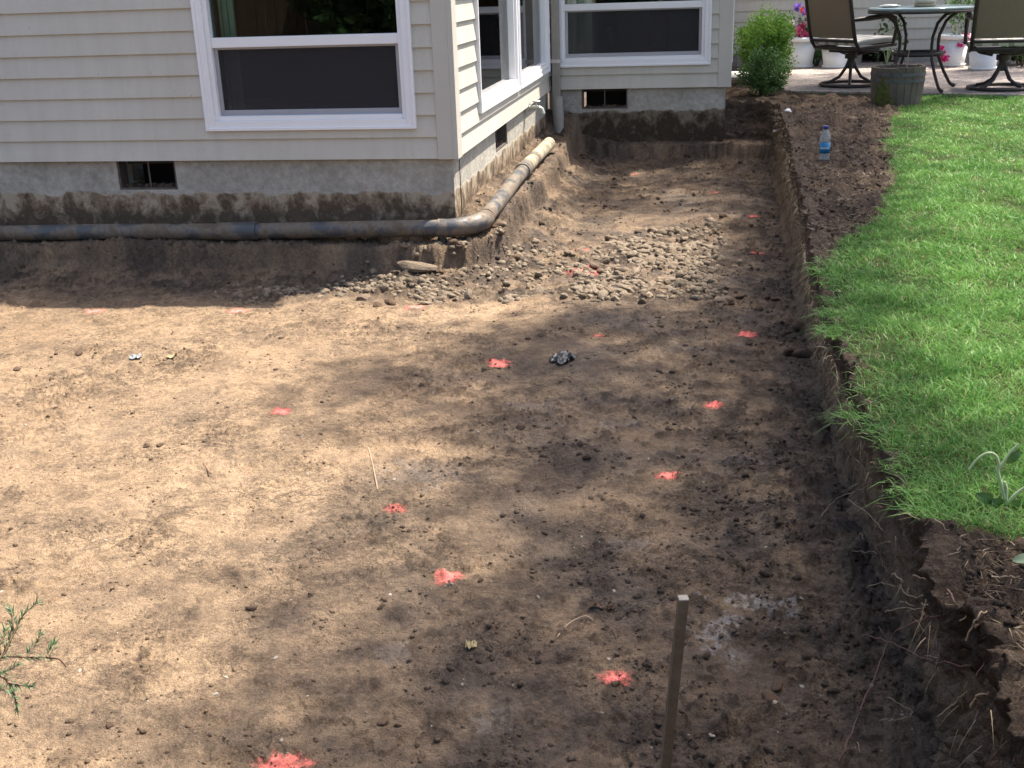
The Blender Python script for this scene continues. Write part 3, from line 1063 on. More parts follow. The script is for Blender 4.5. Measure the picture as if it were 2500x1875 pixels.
def curtain(x0, y0, x1, y1, z0, z1, n=40, amp=0.02):
    """hanging cloth with folds between two points"""
    vs, fs = [], []
    L = math.hypot(x1 - x0, y1 - y0)
    nx, ny = -(y1 - y0) / L, (x1 - x0) / L
    for i in range(n + 1):
        t = i / n
        d_ = amp * math.sin(t * L * 55) + amp * 0.4 * math.sin(t * L * 23 + 1)
        for z in (z0, z1):
            vs.append((x0 + (x1 - x0) * t + nx * d_, y0 + (y1 - y0) * t + ny * d_, z))
    for i in range(n):
        fs.append((2 * i, 2 * i + 2, 2 * i + 3, 2 * i + 1))
    return part(MB().add(vs, fs, True), 'curtain', M['curtain'])


curtain(-1.66, 7.75, -1.66, 8.42, 0.75, 2.3)
curtain(-1.66, 9.55, -1.66, 10.0, 0.75, 2.3)
curtain(-1.30, 10.50, -1.05, 10.50, 0.75, 2.3, 24)
for (ax_, ay_, lb) in ((-0.72, 10.95, 'left of two brown armchairs behind the recessed window'), (-0.22, 10.90, 'right of two brown armchairs behind the recessed window')):
    ac = empty('armchair', (ax_, ay_, 0.60))
    tag(ac, lb, 'armchair')
    MB().hexa([(-0.2, -0.14, 0.10), (0.2, -0.14, 0.10), (0.2, 0.0, 0.10), (-0.2, 0.0, 0.10), (-0.15, -0.2, 0.72), (0.15, -0.2, 0.72), (0.15, -0.1, 0.72), (-0.15, -0.1, 0.72)]).build('backrest', M['leather'], ac, 0.05)
    MB().box((-0.21, -0.05, 0.18), (0.21, 0.42, 0.36)).build('seat', M['leather'], ac, 0.04)
    for sx in (-1, 1):
        MB().box((sx * 0.215, -0.05, 0.05), (sx * 0.28, 0.40, 0.5)).build('armrest', M['leather'], ac, 0.025)
    for lx in (-0.2, 0.2):
        for ly in (0.0, 0.36):
            MB().tube([(lx, ly, 0.0), (lx, ly, 0.18)], 0.02, 8).build('leg', M['leather'], ac)
# roof with low eaves
mb = MB()
mb.hexa([(-9, 6.19, 2.45), (-1.33, 6.19, 2.45), (-1.33, 16, 4.0), (-9, 16, 4.0), (-9, 6.19, 2.53), (-1.33, 6.19, 2.53), (-1.33, 16, 4.1), (-9, 16, 4.1)])
mb.hexa([(-1.45, 10.17, 2.452), (0.25, 10.17, 2.452), (0.25, 16, 3.4), (-1.45, 16, 3.4), (-1.45, 10.17, 2.53), (0.25, 10.17, 2.53), (0.25, 16, 3.5), (-1.45, 16, 3.5)])
mb.hexa([(0.12, 14.32, 2.454), (8, 14.32, 2.454), (8, 18, 3.3), (0.12, 18, 3.3), (0.12, 14.32, 2.54), (8, 14.32, 2.54), (8, 18, 3.4), (0.12, 18, 3.4)])
mb.box((-9, 6.35, 2.452), (-1.5, 16, 2.46))
part(mb, 'roof', M['roof'])
mb = MB(); mb.box((-9, 6.16, 2.40), (-1.30, 6.185, 2.54))
part(mb, 'fascia_board', M['trim'])
mb = MB(); mb.box((-8.0, 6.4, -0.1), (-7.9, 14.2, 2.45))
part(mb, 'end_wall', M['siding'])

# downspout in the inner corner
mb = MB()
mb.box((-1.375, 10.14, 0.55), (-1.305, 10.20, 2.40))
ds = part(mb, 'downspout', M['downspout'], house, 0.008)
mb = MB()
mb.tube([(-1.335, 10.145, 0.57), (-1.325, 10.13, 0.45), (-1.315, 10.11, 0.27), (-1.31, 10.10, 0.10)], [0.056, 0.052, 0.05, 0.05], 16)
part(mb, 'drain_sleeve', M['downspout'], ds)
mb = MB(); mb.box((-1.385, 10.13, 0.86), (-1.295, 10.205, 0.89))
part(mb, 'strap', M['metal'], ds)
# garden tap under the side window
tp = (CORNER_X, 8.94, 0.612)
mb = MB()
mb.tube([(tp[0] + 0.02, tp[1], tp[2]), (tp[0] + 0.10, tp[1], tp[2]), (tp[0] + 0.125, tp[1], tp[2] - 0.012), (tp[0] + 0.135, tp[1], tp[2] - 0.05)], [0.017, 0.016, 0.016, 0.019], 10)
mb.tube([(tp[0] + 0.018, tp[1], tp[2]), (tp[0] + 0.03, tp[1], tp[2])], 0.038, 12)
tap = part(mb, 'garden_tap', M['tap'])
mb = MB()
mb.tube([(tp[0] + 0.085, tp[1], tp[2] + 0.012), (tp[0] + 0.085, tp[1], tp[2] + 0.045)], 0.006, 6)
ring = [(tp[0] + 0.085 + 0.03 * math.cos(a), tp[1] + 0.03 * math.sin(a), tp[2] + 0.047) for a in np.linspace(0, 2 * PI, 13)]
mb.tube(ring, 0.006, 6)
mb.tube([ring[0], ring[6]], 0.004, 5)
part(mb, 'handle', M['metal'], tap)

# ------------------------------------------------------------------ the drain pipe along the foundation
pipe = empty('drain_pipe', (-1.30, 6.16, 0.24))
tag(pipe, 'dirty black drain pipe running along the foundation and round the corner', 'pipe')
pl = []
for x in np.linspace(-6.2, -1.50, 40):
    pl.append((x, 6.148 + 0.006 * math.sin(x * 2.1), 0.247 - 0.013 * (-1.5 - x) + 0.004 * math.sin(x * 3)))
part(MB().tube(pl[:30], 0.0475, 20), 'pipe_length', M['pipe'], pipe)
part(MB().tube(pl[29:], 0.0475, 20), 'pipe_length', M['pipe'], pipe)
part(MB().tube([pl[28], pl[29], pl[30]], 0.054, 20), 'coupling', M['pipe'], pipe)
bend = []
for k_ in range(13):
    a = PI / 2 * k_ / 12
    bend.append((-1.45 + 0.19 * math.sin(a), 6.148 + 0.19 * (1 - math.cos(a)), 0.250 + 0.02 * k_ / 12))
part(MB().tube([pl[-1], (-1.45, 6.148, 0.25)] + bend[1:], 0.053, 20), 'elbow', M['pipe'], pipe)
sp_ = [(-1.258 + 0.006 * math.sin(y * 3), y, 0.272 + 0.045 * min(1, (y - 6.3) / 1.0) + 0.006 * math.sin(y * 2.3)) for y in np.linspace(6.33, 9.0, 30)]
part(MB().tube(sp_[:17], 0.0475, 20), 'pipe_length', M['pipe'], pipe)
part(MB().tube(sp_[15:18], 0.056, 20), 'coupling', M['pipe'], pipe)
part(MB().tube(sp_[17:], 0.050, 20), 'pipe_length', M['pipe_pale'], pipe)
part(MB().tube([sp_[20], sp_[21]], 0.052, 20), 'pipe_band', M['pipe'], pipe)

# ------------------------------------------------------------------ patio
M['patio'] = None


def patio_material():
    m, nt, b, out = mat_new('pebbled_concrete')
    co = obj_co(nt)
    v = nd(nt, 'ShaderNodeTexVoronoi'); v.inputs['Scale'].default_value = 55; nt.links.new(co, v.inputs['Vector'])
    n = noise(nt, 2.2, 5, 0.6, co)
    r = ramp(nt, v.outputs['Color'], [(0.2, (0.16, 0.135, 0.12)), (0.8, (0.36, 0.31, 0.28))])
    r2 = ramp(nt, n.outputs['Fac'], [(0.35, (0.75, 0.75, 0.76)), (0.65, (1.05, 1.02, 1.0))])
    mul = nd(nt, 'ShaderNodeMix', data_type='RGBA', blend_type='MULTIPLY'); mul.inputs[0].default_value = 1
    nt.links.new(r.outputs[0], mul.inputs[6]); nt.links.new(r2.outputs[0], mul.inputs[7])
    nt.links.new(mul.outputs[2], b.inputs['Base Color'])
    b.inputs['Roughness'].default_value = 0.8
    bump(nt, b, v.outputs['Distance'], 0.4, 0.006)
    return m


M['patio'] = patio_material()
M['edge_moss'] = simple('mossy_edge', (0.075, 0.085, 0.04), 0.95, 0.4, 12, 0.6, 60)
PZ = 0.485
pe = [(0.72, patio_front(0.72)), (2.0, patio_front(2.0)), (3.4, patio_front(3.4)), (7.5, patio_front(3.4) - 0.3)]
mb = MB()
n_ = len(pe)
top = [(x, y, PZ) for x, y in pe] + [(7.5, REAR_Y - 0.02, PZ), (0.62, REAR_Y - 0.02, PZ), (0.62, 12.2, PZ)]
bot = [(x, y, 0.35) for x, y, z in top]
L_ = len(top)
mb.add(top + bot, [tuple(range(L_))] + [(i, L_ + i, L_ + (i + 1) % L_, (i + 1) % L_) for i in range(L_)])
tag(mb.build('patio', M['patio']), 'pebbled concrete patio slab under the garden furniture', 'patio', kind='structure')
mb = MB()
for i in range(n_ - 1):
    (x0, y0), (x1, y1) = pe[i], pe[i + 1]
    mb.hexa([(x0, y0 - 0.035, 0.40), (x1, y1 - 0.035, 0.40), (x1, y1 - 0.003, 0.40), (x0, y0 - 0.003, 0.40),
             (x0, y0 - 0.03, PZ - 0.012), (x1, y1 - 0.03, PZ - 0.012), (x1, y1 - 0.003, PZ - 0.009), (x0, y0 - 0.003, PZ - 0.009)])
tag(mb.build('patio_edging', M['edge_moss']), 'mossy dark edging strip in front of the patio slab', 'edging', kind='structure')
# pale paving slabs beside the house corner, behind the shrubs
M['paver'] = simple('pale_paver', (0.42, 0.42, 0.40), 0.85, 0.15, 9, 0.3, 50)
for i, (x, y, w_, d_) in enumerate(((0.36, 12.75, 0.18, 0.34), (0.36, 13.15, 0.18, 0.34))):
    mb = MB().box((x - w_, y - d_ / 2, 0.42), (x + w_, y + d_ / 2, 0.505))
    tag(mb.build('paving_slab', M['paver'], None, 0.006), ('nearer' if i == 0 else 'farther') + ' of two pale paving slabs between house corner and shrub', 'paving slab', 'pale slabs by the house corner')

# ------------------------------------------------------------------ wooden half barrel
M['barrel'] = simple('grey_barrel_oak', (0.105, 0.088, 0.068), 0.85, 0.35, 7, 0.5, 40)
M['hoop'] = simple('barrel_hoop', (0.10, 0.105, 0.11), 0.55, 0.3, 20, metal=0.5)
M['moss'] = simple('moss', (0.075, 0.085, 0.02), 0.95, 0.45, 30, 0.9, 120)
BX, BY, BZ = 1.545, 10.13, 0.455
barrel = empty('half_barrel_planter', (BX, BY, BZ))
barrel.scale = (0.91, 0.91, 0.88)
tag(barrel, 'weathered wooden half barrel with hoops and moss at the patio edge', 'planter')


def brad(t):
    return 0.205 + 0.035 * math.sin(PI * 0.5 * (0.25 + 0.75 * t))


NS = 22
for k_ in range(NS):
    a0 = 2 * PI * k_ / NS + 0.008; a1 = 2 * PI * (k_ + 1) / NS - 0.008
    zt = 0.365 + random.uniform(-0.006, 0.004)
    mb = MB(); vs = []
    for t in np.linspace(0, 1, 6):
        r = brad(t) + random.uniform(-0.0005, 0.0005)
        for (aa, rr) in ((a0, r), (a1, r), (a1, r - 0.024), (a0, r - 0.024)):
            vs.append((rr * math.cos(aa), rr * math.sin(aa), zt * t))
    fs = [(3, 2, 1, 0), (20, 21, 22, 23)]
    for i in range(5):
        for j in range(4):
            fs.append((i * 4 + j, i * 4 + (j + 1) % 4, i * 4 + 4 + (j + 1) % 4, i * 4 + 4 + j))
    mb.add(vs, fs)
    mb.build('stave', M['barrel'], barrel)
for zc in (0.24, 0.30):
    mb = MB(); n = 40; vs = []; fs = []
    for k_ in range(n):
        a = 2 * PI * k_ / n
        for (zz, e) in ((zc - 0.014, 0.0035), (zc + 0.014, 0.0035), (zc + 0.014, 0.0008), (zc - 0.014, 0.0008)):
            r = brad(zz / 0.365) + e
            vs.append((r * math.cos(a), r * math.sin(a), zz))
    for k_ in range(n):
        for j in range(4):
            fs.append((k_ * 4 + j, ((k_ + 1) % n) * 4 + j, ((k_ + 1) % n) * 4 + (j + 1) % 4, k_ * 4 + (j + 1) % 4))
    mb.add(vs, fs, False).build('hoop', M['hoop'], barrel)
MB().lathe([(0.0, 0.0), (0.212, 0.0), (0.212, 0.01), (0.0, 0.012)], 24, (0, 0, 0.325), cap=False).build('potting_soil', M['bank'], barrel)
# moss growing up the left front of the staves
vs = []; fs = []
na, nz = 26, 26
for i in range(na + 1):
    for j in range(nz + 1):
        a = math.radians(203 + 62 * i / na); t = 0.03 + 0.72 * j / nz
        w_ = 1 - abs(i / na - 0.42) * 1.7
        lim = w_ * 0.95 + 0.16 * float(perlin(i * 0.4, j * 0.35, 91))
        th = 0.012 * max(0, min(1, (lim - t) * 6)) * (0.6 + 0.6 * abs(float(perlin(i * 0.9, j * 0.9, 93)))) - 0.004
        r = brad(t) + th
        vs.append((r * math.cos(a), r * math.sin(a), 0.365 * t))
for i in range(na):
    for j in range(nz):
        fs.append((i * (nz + 1) + j, (i + 1) * (nz + 1) + j, (i + 1) * (nz + 1) + j + 1, i * (nz + 1) + j + 1))
MB().add(vs, fs, True).build('moss_patch', M['moss'], barrel)
mb = MB().tube([(0.07, 0.0, 0.33), (0.075, 0.01, 0.42), (0.085, 0.0, 0.52)], [0.006, 0.005, 0.003], 6)
mb.build('dry_stalk', M['root_pale'], barrel)


# ------------------------------------------------------------------ leaf clouds
def leaf_mesh(name, pts, size, jitter=0.35, aspect=0.5, up=0.0, outward=None):
    """one diamond leaf (two triangles) at each point"""
    n = len(pts)
    d = rng.normal(size=(n, 3)); d[:, 2] += up
    if outward is not None: d += outward
    d /= np.linalg.norm(d, axis=1)[:, None]
    s = rng.normal(size=(n, 3))
    s -= d * np.sum(s * d, 1)[:, None]
    s /= np.linalg.norm(s, axis=1)[:, None]
    nn = np.cross(d, s)
    L = (size * (1 + jitter * rng.uniform(-1, 1, n)))[:, None]
    p0 = pts; p2 = pts + d * L
    mid = pts + d * L * 0.48 + nn * L * 0.08
    p1 = mid + s * L * aspect * 0.5; p3 = mid - s * L * aspect * 0.5
    v = np.stack([p0, p1, p2, p3], 1).reshape(-1, 3)
    f = np.arange(n * 4).reshape(n, 4)
    f = np.concatenate([f[:, [0, 1, 2]], f[:, [0, 2, 3]]])
    return mesh_np(name, v, f, False)


def blob_points(n, c, r, clumps=14, cr=0.35):
    """points in the shell of an uneven crown made of clumps"""
    c = np.array(c); r = np.array(r)
    cc = rng.normal(size=(clumps, 3)); cc /= np.linalg.norm(cc, axis=1)[:, None]
    cc = cc * rng.uniform(0.45, 0.85, (clumps, 1)) * r
    k = rng.integers(0, clumps, n)
    q = rng.normal(size=(n, 3)); q /= np.linalg.norm(q, axis=1)[:, None]
    q = q * rng.uniform(0.55, 1.0, (n, 1)) * r * cr * rng.uniform(0.8, 1.2, (clumps, 1))[k]
    return c + cc[k] + q


def shrub(name, label, loc, r, h, n, size, mat, cat='shrub', clumps=26, group=None, cr=0.42):
    o = empty(name, loc)
    tag(o, label, cat, group)
    pts = blob_points(n, (0, 0, h * 0.55), (r, r, h * 0.48), clumps, cr)
    pts = pts[pts[:, 2] > 0.01]
    link('crown', leaf_mesh('crown', pts, size, 0.4, 0.55, 0.4), mat, o)
    mb = MB()
    for k in range(7):
        a = random.uniform(0, 2 * PI); rr = r * random.uniform(0.3, 0.7)
        mb.tube([(0.01 * math.cos(a), 0.01 * math.sin(a), -0.02), (rr * 0.5 * math.cos(a), rr * 0.5 * math.sin(a), h * 0.35), (rr * math.cos(a), rr * math.sin(a), h * 0.75)], [0.010, 0.007, 0.003], 5)
    mb.build('trunk', M['bark'], o)
    return o


shrub('box_shrub', 'bright green rounded box shrub, taller of the two beside the patio', (0.545, 12.2, 0.44), 0.33, 0.80, 8000, 0.030, M['box_leaf'], clumps=34, cr=0.36)
shrub('box_shrub', 'smaller darker green shrub in front of the tall one at the pit edge', (0.49, 10.95, 0.43), 0.225, 0.47, 6500, 0.025, M['mid_leaf'], clumps=40, cr=0.36)

# ------------------------------------------------------------------ patio table
M['table_metal'] = simple('brown_black_metal', (0.045, 0.037, 0.035), 0.45, 0.2, 12, metal=0.4)
M['table_top'] = simple('blue_green_glass_top', (0.20, 0.27, 0.27), 0.18, 0.08, 6, spec=0.6)
TX, TY = 1.86, 11.16
table = empty('patio_table', (TX, TY, PZ))
tag(table, 'round patio table with blue-grey top and curved dark metal legs', 'table')
MB().lathe([(0.0, 0.0), (0.455, 0.0), (0.462, 0.006), (0.462, 0.018), (0.455, 0.024), (0.0, 0.024)], 40, (0, 0, 0.70), cap=False).build('table_top', M['table_top'], table)
MB().lathe([(0.44, 0.0), (0.464, 0.0), (0.464, -0.022), (0.44, -0.022), (0.44, 0.0)], 40, (0, 0, 0.698), cap=False).build('rim', M['table_metal'], table)
for a in (-2.62, -1.15, 0.42, 1.99):
    pts = []
    for t in np.linspace(0, 1, 15):
        r = np.interp(t, [0, 0.12, 0.3, 0.45, 0.62, 0.8, 0.93, 1.0], [0.39, 0.355, 0.28, 0.215, 0.20, 0.27, 0.385, 0.42])
        z = np.interp(t, [0, 0.12, 0.3, 0.45, 0.62, 0.8, 0.93, 1.0], [0.012, 0.045, 0.16, 0.29, 0.45, 0.60, 0.672, 0.682])
        if t == 0: r = 0.415
        pts.append((r * math.cos(a), r * math.sin(a), z))
    MB().tube(pts, [0.020] + [0.016] * 12 + [0.017, 0.02], 8, flat=0.75).build('leg', M['table_metal'], table)
MB().lathe([(0.19, 0.0), (0.225, 0.0), (0.225, 0.035), (0.19, 0.035), (0.19, 0.0)], 32, (0, 0, 0.30), cap=False).build('leg_ring', M['table_metal'], table)

M['pot_white'] = simple('white_plastic_pot', (0.70, 0.70, 0.68), 0.5, 0.05, 6)
M['pot_cream'] = simple('cream_ceramic', (0.72, 0.68, 0.58), 0.3, 0.05, 6)
M['saucer'] = simple('tan_saucer', (0.45, 0.37, 0.24), 0.6, 0.1, 10)
pot = empty('table_flowerpot', (TX + 0.02, TY - 0.04, PZ + 0.7245))
tag(pot, 'cream round flowerpot on tan saucer on the table', 'flowerpot')
MB().lathe([(0.0, 0.018), (0.07, 0.018), (0.105, 0.06), (0.125, 0.12), (0.128, 0.17), (0.118, 0.17), (0.11, 0.12), (0.0, 0.11)], 28, cap=False).build('pot_body', M['pot_cream'], pot)
MB().lathe([(0.0, 0.0), (0.085, 0.0), (0.097, 0.026), (0.088, 0.026), (0.078, 0.012), (0.0, 0.012)], 28, cap=False).build('saucer', M['saucer'], pot)
pts = blob_points(260, (0, 0, 0.27), (0.15, 0.15, 0.13), 8, 0.5)
link('foliage', leaf_mesh('foliage', pts, 0.04, 0.3, 0.6, 0.6), M['mid_leaf'], pot)
dish = empty('white_dish', (TX - 0.27, TY + 0.02, PZ + 0.7245))
tag(dish, 'small flat white dish left of the pot on the table', 'dish')
MB().lathe([(0.0, 0.0), (0.06, 0.0), (0.095, 0.014), (0.092, 0.018), (0.06, 0.006), (0.0, 0.006)], 24, cap=False).build('bowl', M['pot_white'], dish)
MB().lathe([(0.0, 0.012), (0.072, 0.012), (0.060, 0.024), (0.0, 0.027)], 24, cap=False).build('lid', M['pot_cream'], dish)

# ------------------------------------------------------------------ swivel chairs
M['sling'] = simple('tan_sling', (0.20, 0.155, 0.105), 0.75, 0.08, 60, 0.3, 300)
M['cushion'] = simple('striped_cushion', (0.50, 0.48, 0.44), 0.85, 0.1, 5, 0.2, 90)


def cushion_material():
    m, nt, b, out = mat_new('striped_cushion_cloth')
    co = obj_co(nt)
    sep = nd(nt, 'ShaderNodeSeparateXYZ'); nt.links.new(co, sep.inputs[0])
    mu = nd(nt, 'ShaderNodeMath', operation='MULTIPLY'); nt.links.new(sep.outputs['X'], mu.inputs[0]); mu.inputs[1].default_value = 48
    sn = nd(nt, 'ShaderNodeMath', operation='SINE'); nt.links.new(mu.outputs[0], sn.inputs[0])
    r = ramp(nt, sn.outputs[0], [(0.35, (0.55, 0.54, 0.50)), (0.5, (0.30, 0.29, 0.25))])
    nt.links.new(r.outputs[0], b.inputs['Base Color'])
    b.inputs['Roughness'].default_value = 0.9
    return m


M['cushion'] = cushion_material()


def swivel_chair(loc, rz, label):
    """faces local +y; seat 0.42 m high"""
    c = empty('swivel_chair', loc, rz)
    tag(c, label, 'chair', 'swivel chairs on the patio')
    w = 0.29
    # back frame: two rails and a top bar
    def rail(x):
        return [(x, 0.05, 0.33), (x, -0.20, 0.36), (x, -0.245, 0.42), (x, -0.275, 0.52), (x, -0.33, 0.75), (x, -0.39, 1.02)]
    m = MB()
    for sx in (-1, 1):
        m.tube(rail(sx * w), 0.018, 8)
    m.tube([(-w, -0.39, 1.02), (-0.1, -0.40, 1.06), (0.1, -0.40, 1.06), (w, -0.39, 1.02)], 0.018, 8)
    m.tube([(-w, -0.247, 0.43), (w, -0.247, 0.43)], 0.015, 8)
    m.build('back_frame', M['table_metal'], c)
    # sling, slightly hollow
    prof = [(-0.255, 0.455), (-0.275, 0.52), (-0.305, 0.64), (-0.33, 0.75), (-0.36, 0.88), (-0.388, 1.02)]
    vs, fs = [], []
    nx = 9
    for (yy, zz) in prof:
        for i in range(nx):
            t = i / (nx - 1) * 2 - 1
            vs.append((t * (w - 0.012), yy - 0.02 * (1 - t * t), zz))
    nb = len(vs)
    vs += [(a, b + 0.004, c_) for a, b, c_ in vs]
    for i in range(len(prof) - 1):
        for j in range(nx - 1):
            q = (i * nx + j, i * nx + j + 1, (i + 1) * nx + j + 1, (i + 1) * nx + j)
            fs.append(q); fs.append(tuple(nb + k for k in q[::-1]))
    MB().add(vs, fs, True).build('back_sling', M['sling'], c)
    # seat frame and cushion
    m = MB()
    m.tube([(-w, -0.20, 0.36), (-w, 0.27, 0.38)], 0.018, 8); m.tube([(w, -0.20, 0.36), (w, 0.27, 0.38)], 0.018, 8)
    m.tube([(-w, 0.27, 0.38), (w, 0.27, 0.38)], 0.018, 8); m.tube([(-w, -0.20, 0.36), (w, -0.20, 0.36)], 0.018, 8)
    m.build('seat_frame', M['table_metal'], c)
    m = MB().hexa([(-w + 0.02, -0.235, 0.385), (w - 0.02, -0.235, 0.385), (w - 0.02, 0.29, 0.405), (-w + 0.02, 0.29, 0.405),
                   (-w + 0.02, -0.235, 0.430), (w - 0.02, -0.235, 0.430), (w - 0.02, 0.29, 0.455), (-w + 0.02, 0.29, 0.455)])
    m.build('seat_cushion', M['cushion'], c, 0.018)
    for sx in (-1, 1):
        x = sx * (w + 0.03)
        m = MB().tube([(x, 0.20, 0.38), (x, 0.23, 0.52), (x, 0.20, 0.62), (x, 0.10, 0.645), (x, -0.12, 0.63), (sx * w, -0.30, 0.62)], [0.016, 0.018, 0.022, 0.026, 0.024, 0.018], 8)
        m.build('armrest', M['table_metal'], c)
    # pedestal and base
    m = MB()
    m.box((-0.15, -0.15, 0.315), (0.15, 0.15, 0.335))
    for sx in (-1, 1):
        m.tube([(sx * 0.26, 0.0, 0.365), (sx * 0.20, 0.0, 0.325), (sx * 0.09, 0.0, 0.30)], 0.017, 8)
    m.tube([(0, 0, 0.16), (0, 0, 0.32)], 0.036, 14)
    m.tube([(0, 0, 0.255), (0, 0, 0.30)], 0.062, 14)
    m.build('pedestal', M['table_metal'], c)
    for k in range(4):
        a = PI / 4 + k * PI / 2
        pts = [(r * math.cos(a), r * math.sin(a), z) for r, z in ((0.02, 0.235), (0.045, 0.17), (0.10, 0.085), (0.18, 0.04), (0.265, 0.022))]
        MB().tube(pts, 0.015, 8).build('base_foot', M['table_metal'], c)
    ring = [(0.275 * math.cos(a), 0.275 * math.sin(a), 0.018) for a in np.linspace(0, 2 * PI, 37)]
    MB().tube(ring, 0.016, 8, cap=False).build('base_ring', M['table_metal'], c)
    return c


swivel_chair((1.33, 11.62, PZ), math.radians(-52), 'tan sling swivel chair on the left of the patio table')
swivel_chair((2.58, 11.05, PZ), math.radians(-8), 'tan sling swivel chair cut by the right edge of the picture')


# ------------------------------------------------------------------ pots with flowers along the rear wall
def flower_material(name, c):
    return leaf_material(name, tuple(x * 0.75 for x in c), c, 0.3, 20)


M['petal_red'] = flower_material('petal_red', (0.75, 0.05, 0.04))
M['petal_pink'] = flower_material('petal_pink', (0.85, 0.16, 0.32))
M['petal_white'] = flower_material('petal_white', (0.80, 0.72, 0.78))
M['petal_purple'] = flower_material('petal_purple', (0.25, 0.13, 0.55))
M['petal_magenta'] = flower_material('petal_magenta', (0.80, 0.03, 0.25))


def white_pot(loc, rt, rb, h, label):
    o = empty('flowerpot', loc)
    tag(o, label, 'flowerpot', 'white plastic pots along the rear wall')
    MB().lathe([(0.0, 0.0), (rb, 0.0), (rb + 0.006, 0.03), (rt - 0.008, h - 0.05), (rt - 0.02, h - 0.06), (0.0, h - 0.06)], 28, cap=False).build('pot_body', M['pot_white'], o)
    MB().lathe([(rt - 0.015, h - 0.052), (rt + 0.008, h - 0.05), (rt + 0.012, h), (rt - 0.006, h), (rt - 0.012, h - 0.05)], 28, cap=False).build('rim', M['pot_white'], o)
    MB().lathe([(rb + 0.002, 0.0), (rb + 0.02, 0.002), (rb + 0.024, 0.03), (rb + 0.008, 0.03)], 28, cap=False).build('saucer', M['pot_white'], o)
    MB().lathe([(0.0, 0.0), (rt - 0.016, -0.004)], 24, (0, 0, h - 0.04), cap=False).build('potting_soil', M['clod'], o)
    return o


def flower_plant(loc, r, h, n, label, petals, mat=None, size=0.035, nf=26, lean=(0, 0)):
    o = empty('flowering_plant', loc)
    tag(o, label, 'plant')
    pts = blob_points(n, (lean[0], lean[1], h * 0.5), (r, r, h * 0.5), 12, 0.5)
    pts = pts[pts[:, 2] > -0.12]
    link('foliage', leaf_mesh('foliage', pts, size, 0.4, 0.5, 0.4), mat or M['mid_leaf'], o)
    mb = MB()
    for k in range(6):
        a = random.uniform(0, 2 * PI)
        mb.tube([(0, 0, 0.0), (lean[0] * 0.5 + r * 0.4 * math.cos(a), lean[1] * 0.5 + r * 0.4 * math.sin(a), h * 0.5), (lean[0] + r * 0.7 * math.cos(a), lean[1] + r * 0.7 * math.sin(a), h * 0.85)], [0.006, 0.004, 0.002], 5)
    mb.build('stems', M['stem'], o)
    for (mt, k, (dx, dy, dz), sp, fs) in petals:
        for q in range(k):
            c = np.array([lean[0] + dx + random.uniform(-sp, sp), lean[1] + dy - 0.05 + random.uniform(-sp, sp) * 0.6, dz + random.uniform(-sp, sp) * 0.8])
            pp = c + rng.normal(size=(16, 3)) * fs * 0.25
            link('flower', leaf_mesh('flower', pp, fs, 0.3, 0.9, 0.1), M[mt], o)
    return o


white_pot((1.02, 13.95, PZ), 0.185, 0.135, 0.34, 'largest white pot, filled with red and pink flowers, beside the box shrub')
flower_plant((1.02, 13.95, PZ + 0.31), 0.15, 0.26, 260, 'red, pink and white flowers growing in the largest white pot',
             [('petal_red', 8, (0.08, 0, 0.24), 0.10, 0.045), ('petal_pink', 9, (0.07, 0, 0.12), 0.12, 0.05), ('petal_white', 8, (-0.05, 0, 0.12), 0.12, 0.035)])
white_pot((1.40, 13.80, PZ), 0.165, 0.12, 0.26, 'low white pot half hidden behind the left chair')
flower_plant((1.40, 13.80, PZ + 0.22), 0.14, 0.22, 160, 'green leaves sprouting from the low pot behind the left chair', [('petal_purple', 3, (-0.42, 0, 0.42), 0.05, 0.04)])
white_pot((2.66, 13.72, PZ), 0.165, 0.13, 0.34, 'white pot with magenta flowers hanging over, right of the table')
flower_plant((2.66, 13.72, PZ + 0.31), 0.22, 0.62, 700, 'tall leafy plant with magenta flowers in pot right of the table',
             [('petal_magenta', 3, (0.10, -0.12, -0.03), 0.08, 0.045), ('petal_magenta', 3, (-0.12, -0.12, -0.16), 0.08, 0.045), ('petal_purple', 3, (0.17, 0, 0.62), 0.04, 0.04)])
white_pot((2.87, 13.15, PZ), 0.165, 0.125, 0.29, 'plain white pot behind the right-hand chair')
flower_plant((2.87, 13.15, PZ + 0.26), 0.15, 0.14, 120, 'low green plant in the pot behind the right-hand chair', [])
shrub('low_shrub', 'dark low shrub at the wall behind the right-hand chair', (3.35, 13.55, 0.45), 0.38, 0.42, 1800, 0.05, M['dark_leaf'], clumps=16)
shrub('low_shrub', 'mossy green tuft between the two pots on the left', (1.22, 14.1, 0.47), 0.14, 0.22, 600, 0.03, M['mid_leaf'], clumps=10)
o = flower_plant((2.02, 14.15, 0.48), 0.22, 0.72, 130, 'sparse blue-grey plant against the wall behind the table', [], M['dark_leaf'], 0.06)

# ------------------------------------------------------------------ water bottle
M['bottle'] = None
m, nt, b, out = mat_new('clear_bottle_plastic')
b.inputs['Base Color'].default_value = (0.82, 0.90, 0.95, 1)
b.inputs['Roughness'].default_value = 0.08
b.inputs['Transmission Weight'].default_value = 0.85
b.inputs['IOR'].default_value = 1.2
nz_ = noise(nt, 60, 2, 0.5, obj_co(nt)); bump(nt, b, nz_.outputs['Fac'], 0.1, 0.002)
M['bottle'] = m
M['cap_blue'] = simple('dark_blue_cap', (0.03, 0.035, 0.22), 0.4, 0.05)
M['label_blue'] = simple('blue_label', (0.015, 0.15, 0.32), 0.35, 0.12, 30)
M['label_white'] = simple('label_print_white', (0.78, 0.82, 0.85), 0.4, 0.02)
bl = at(1780, 345.5, LAWN)
bz = float(top_z(np.array(bl[0]), np.array(bl[1])))
bottle = empty('water_bottle', (bl[0], bl[1], bz + 0.003))
tag(bottle, 'clear plastic water bottle with blue cap and label standing on the bank', 'bottle')
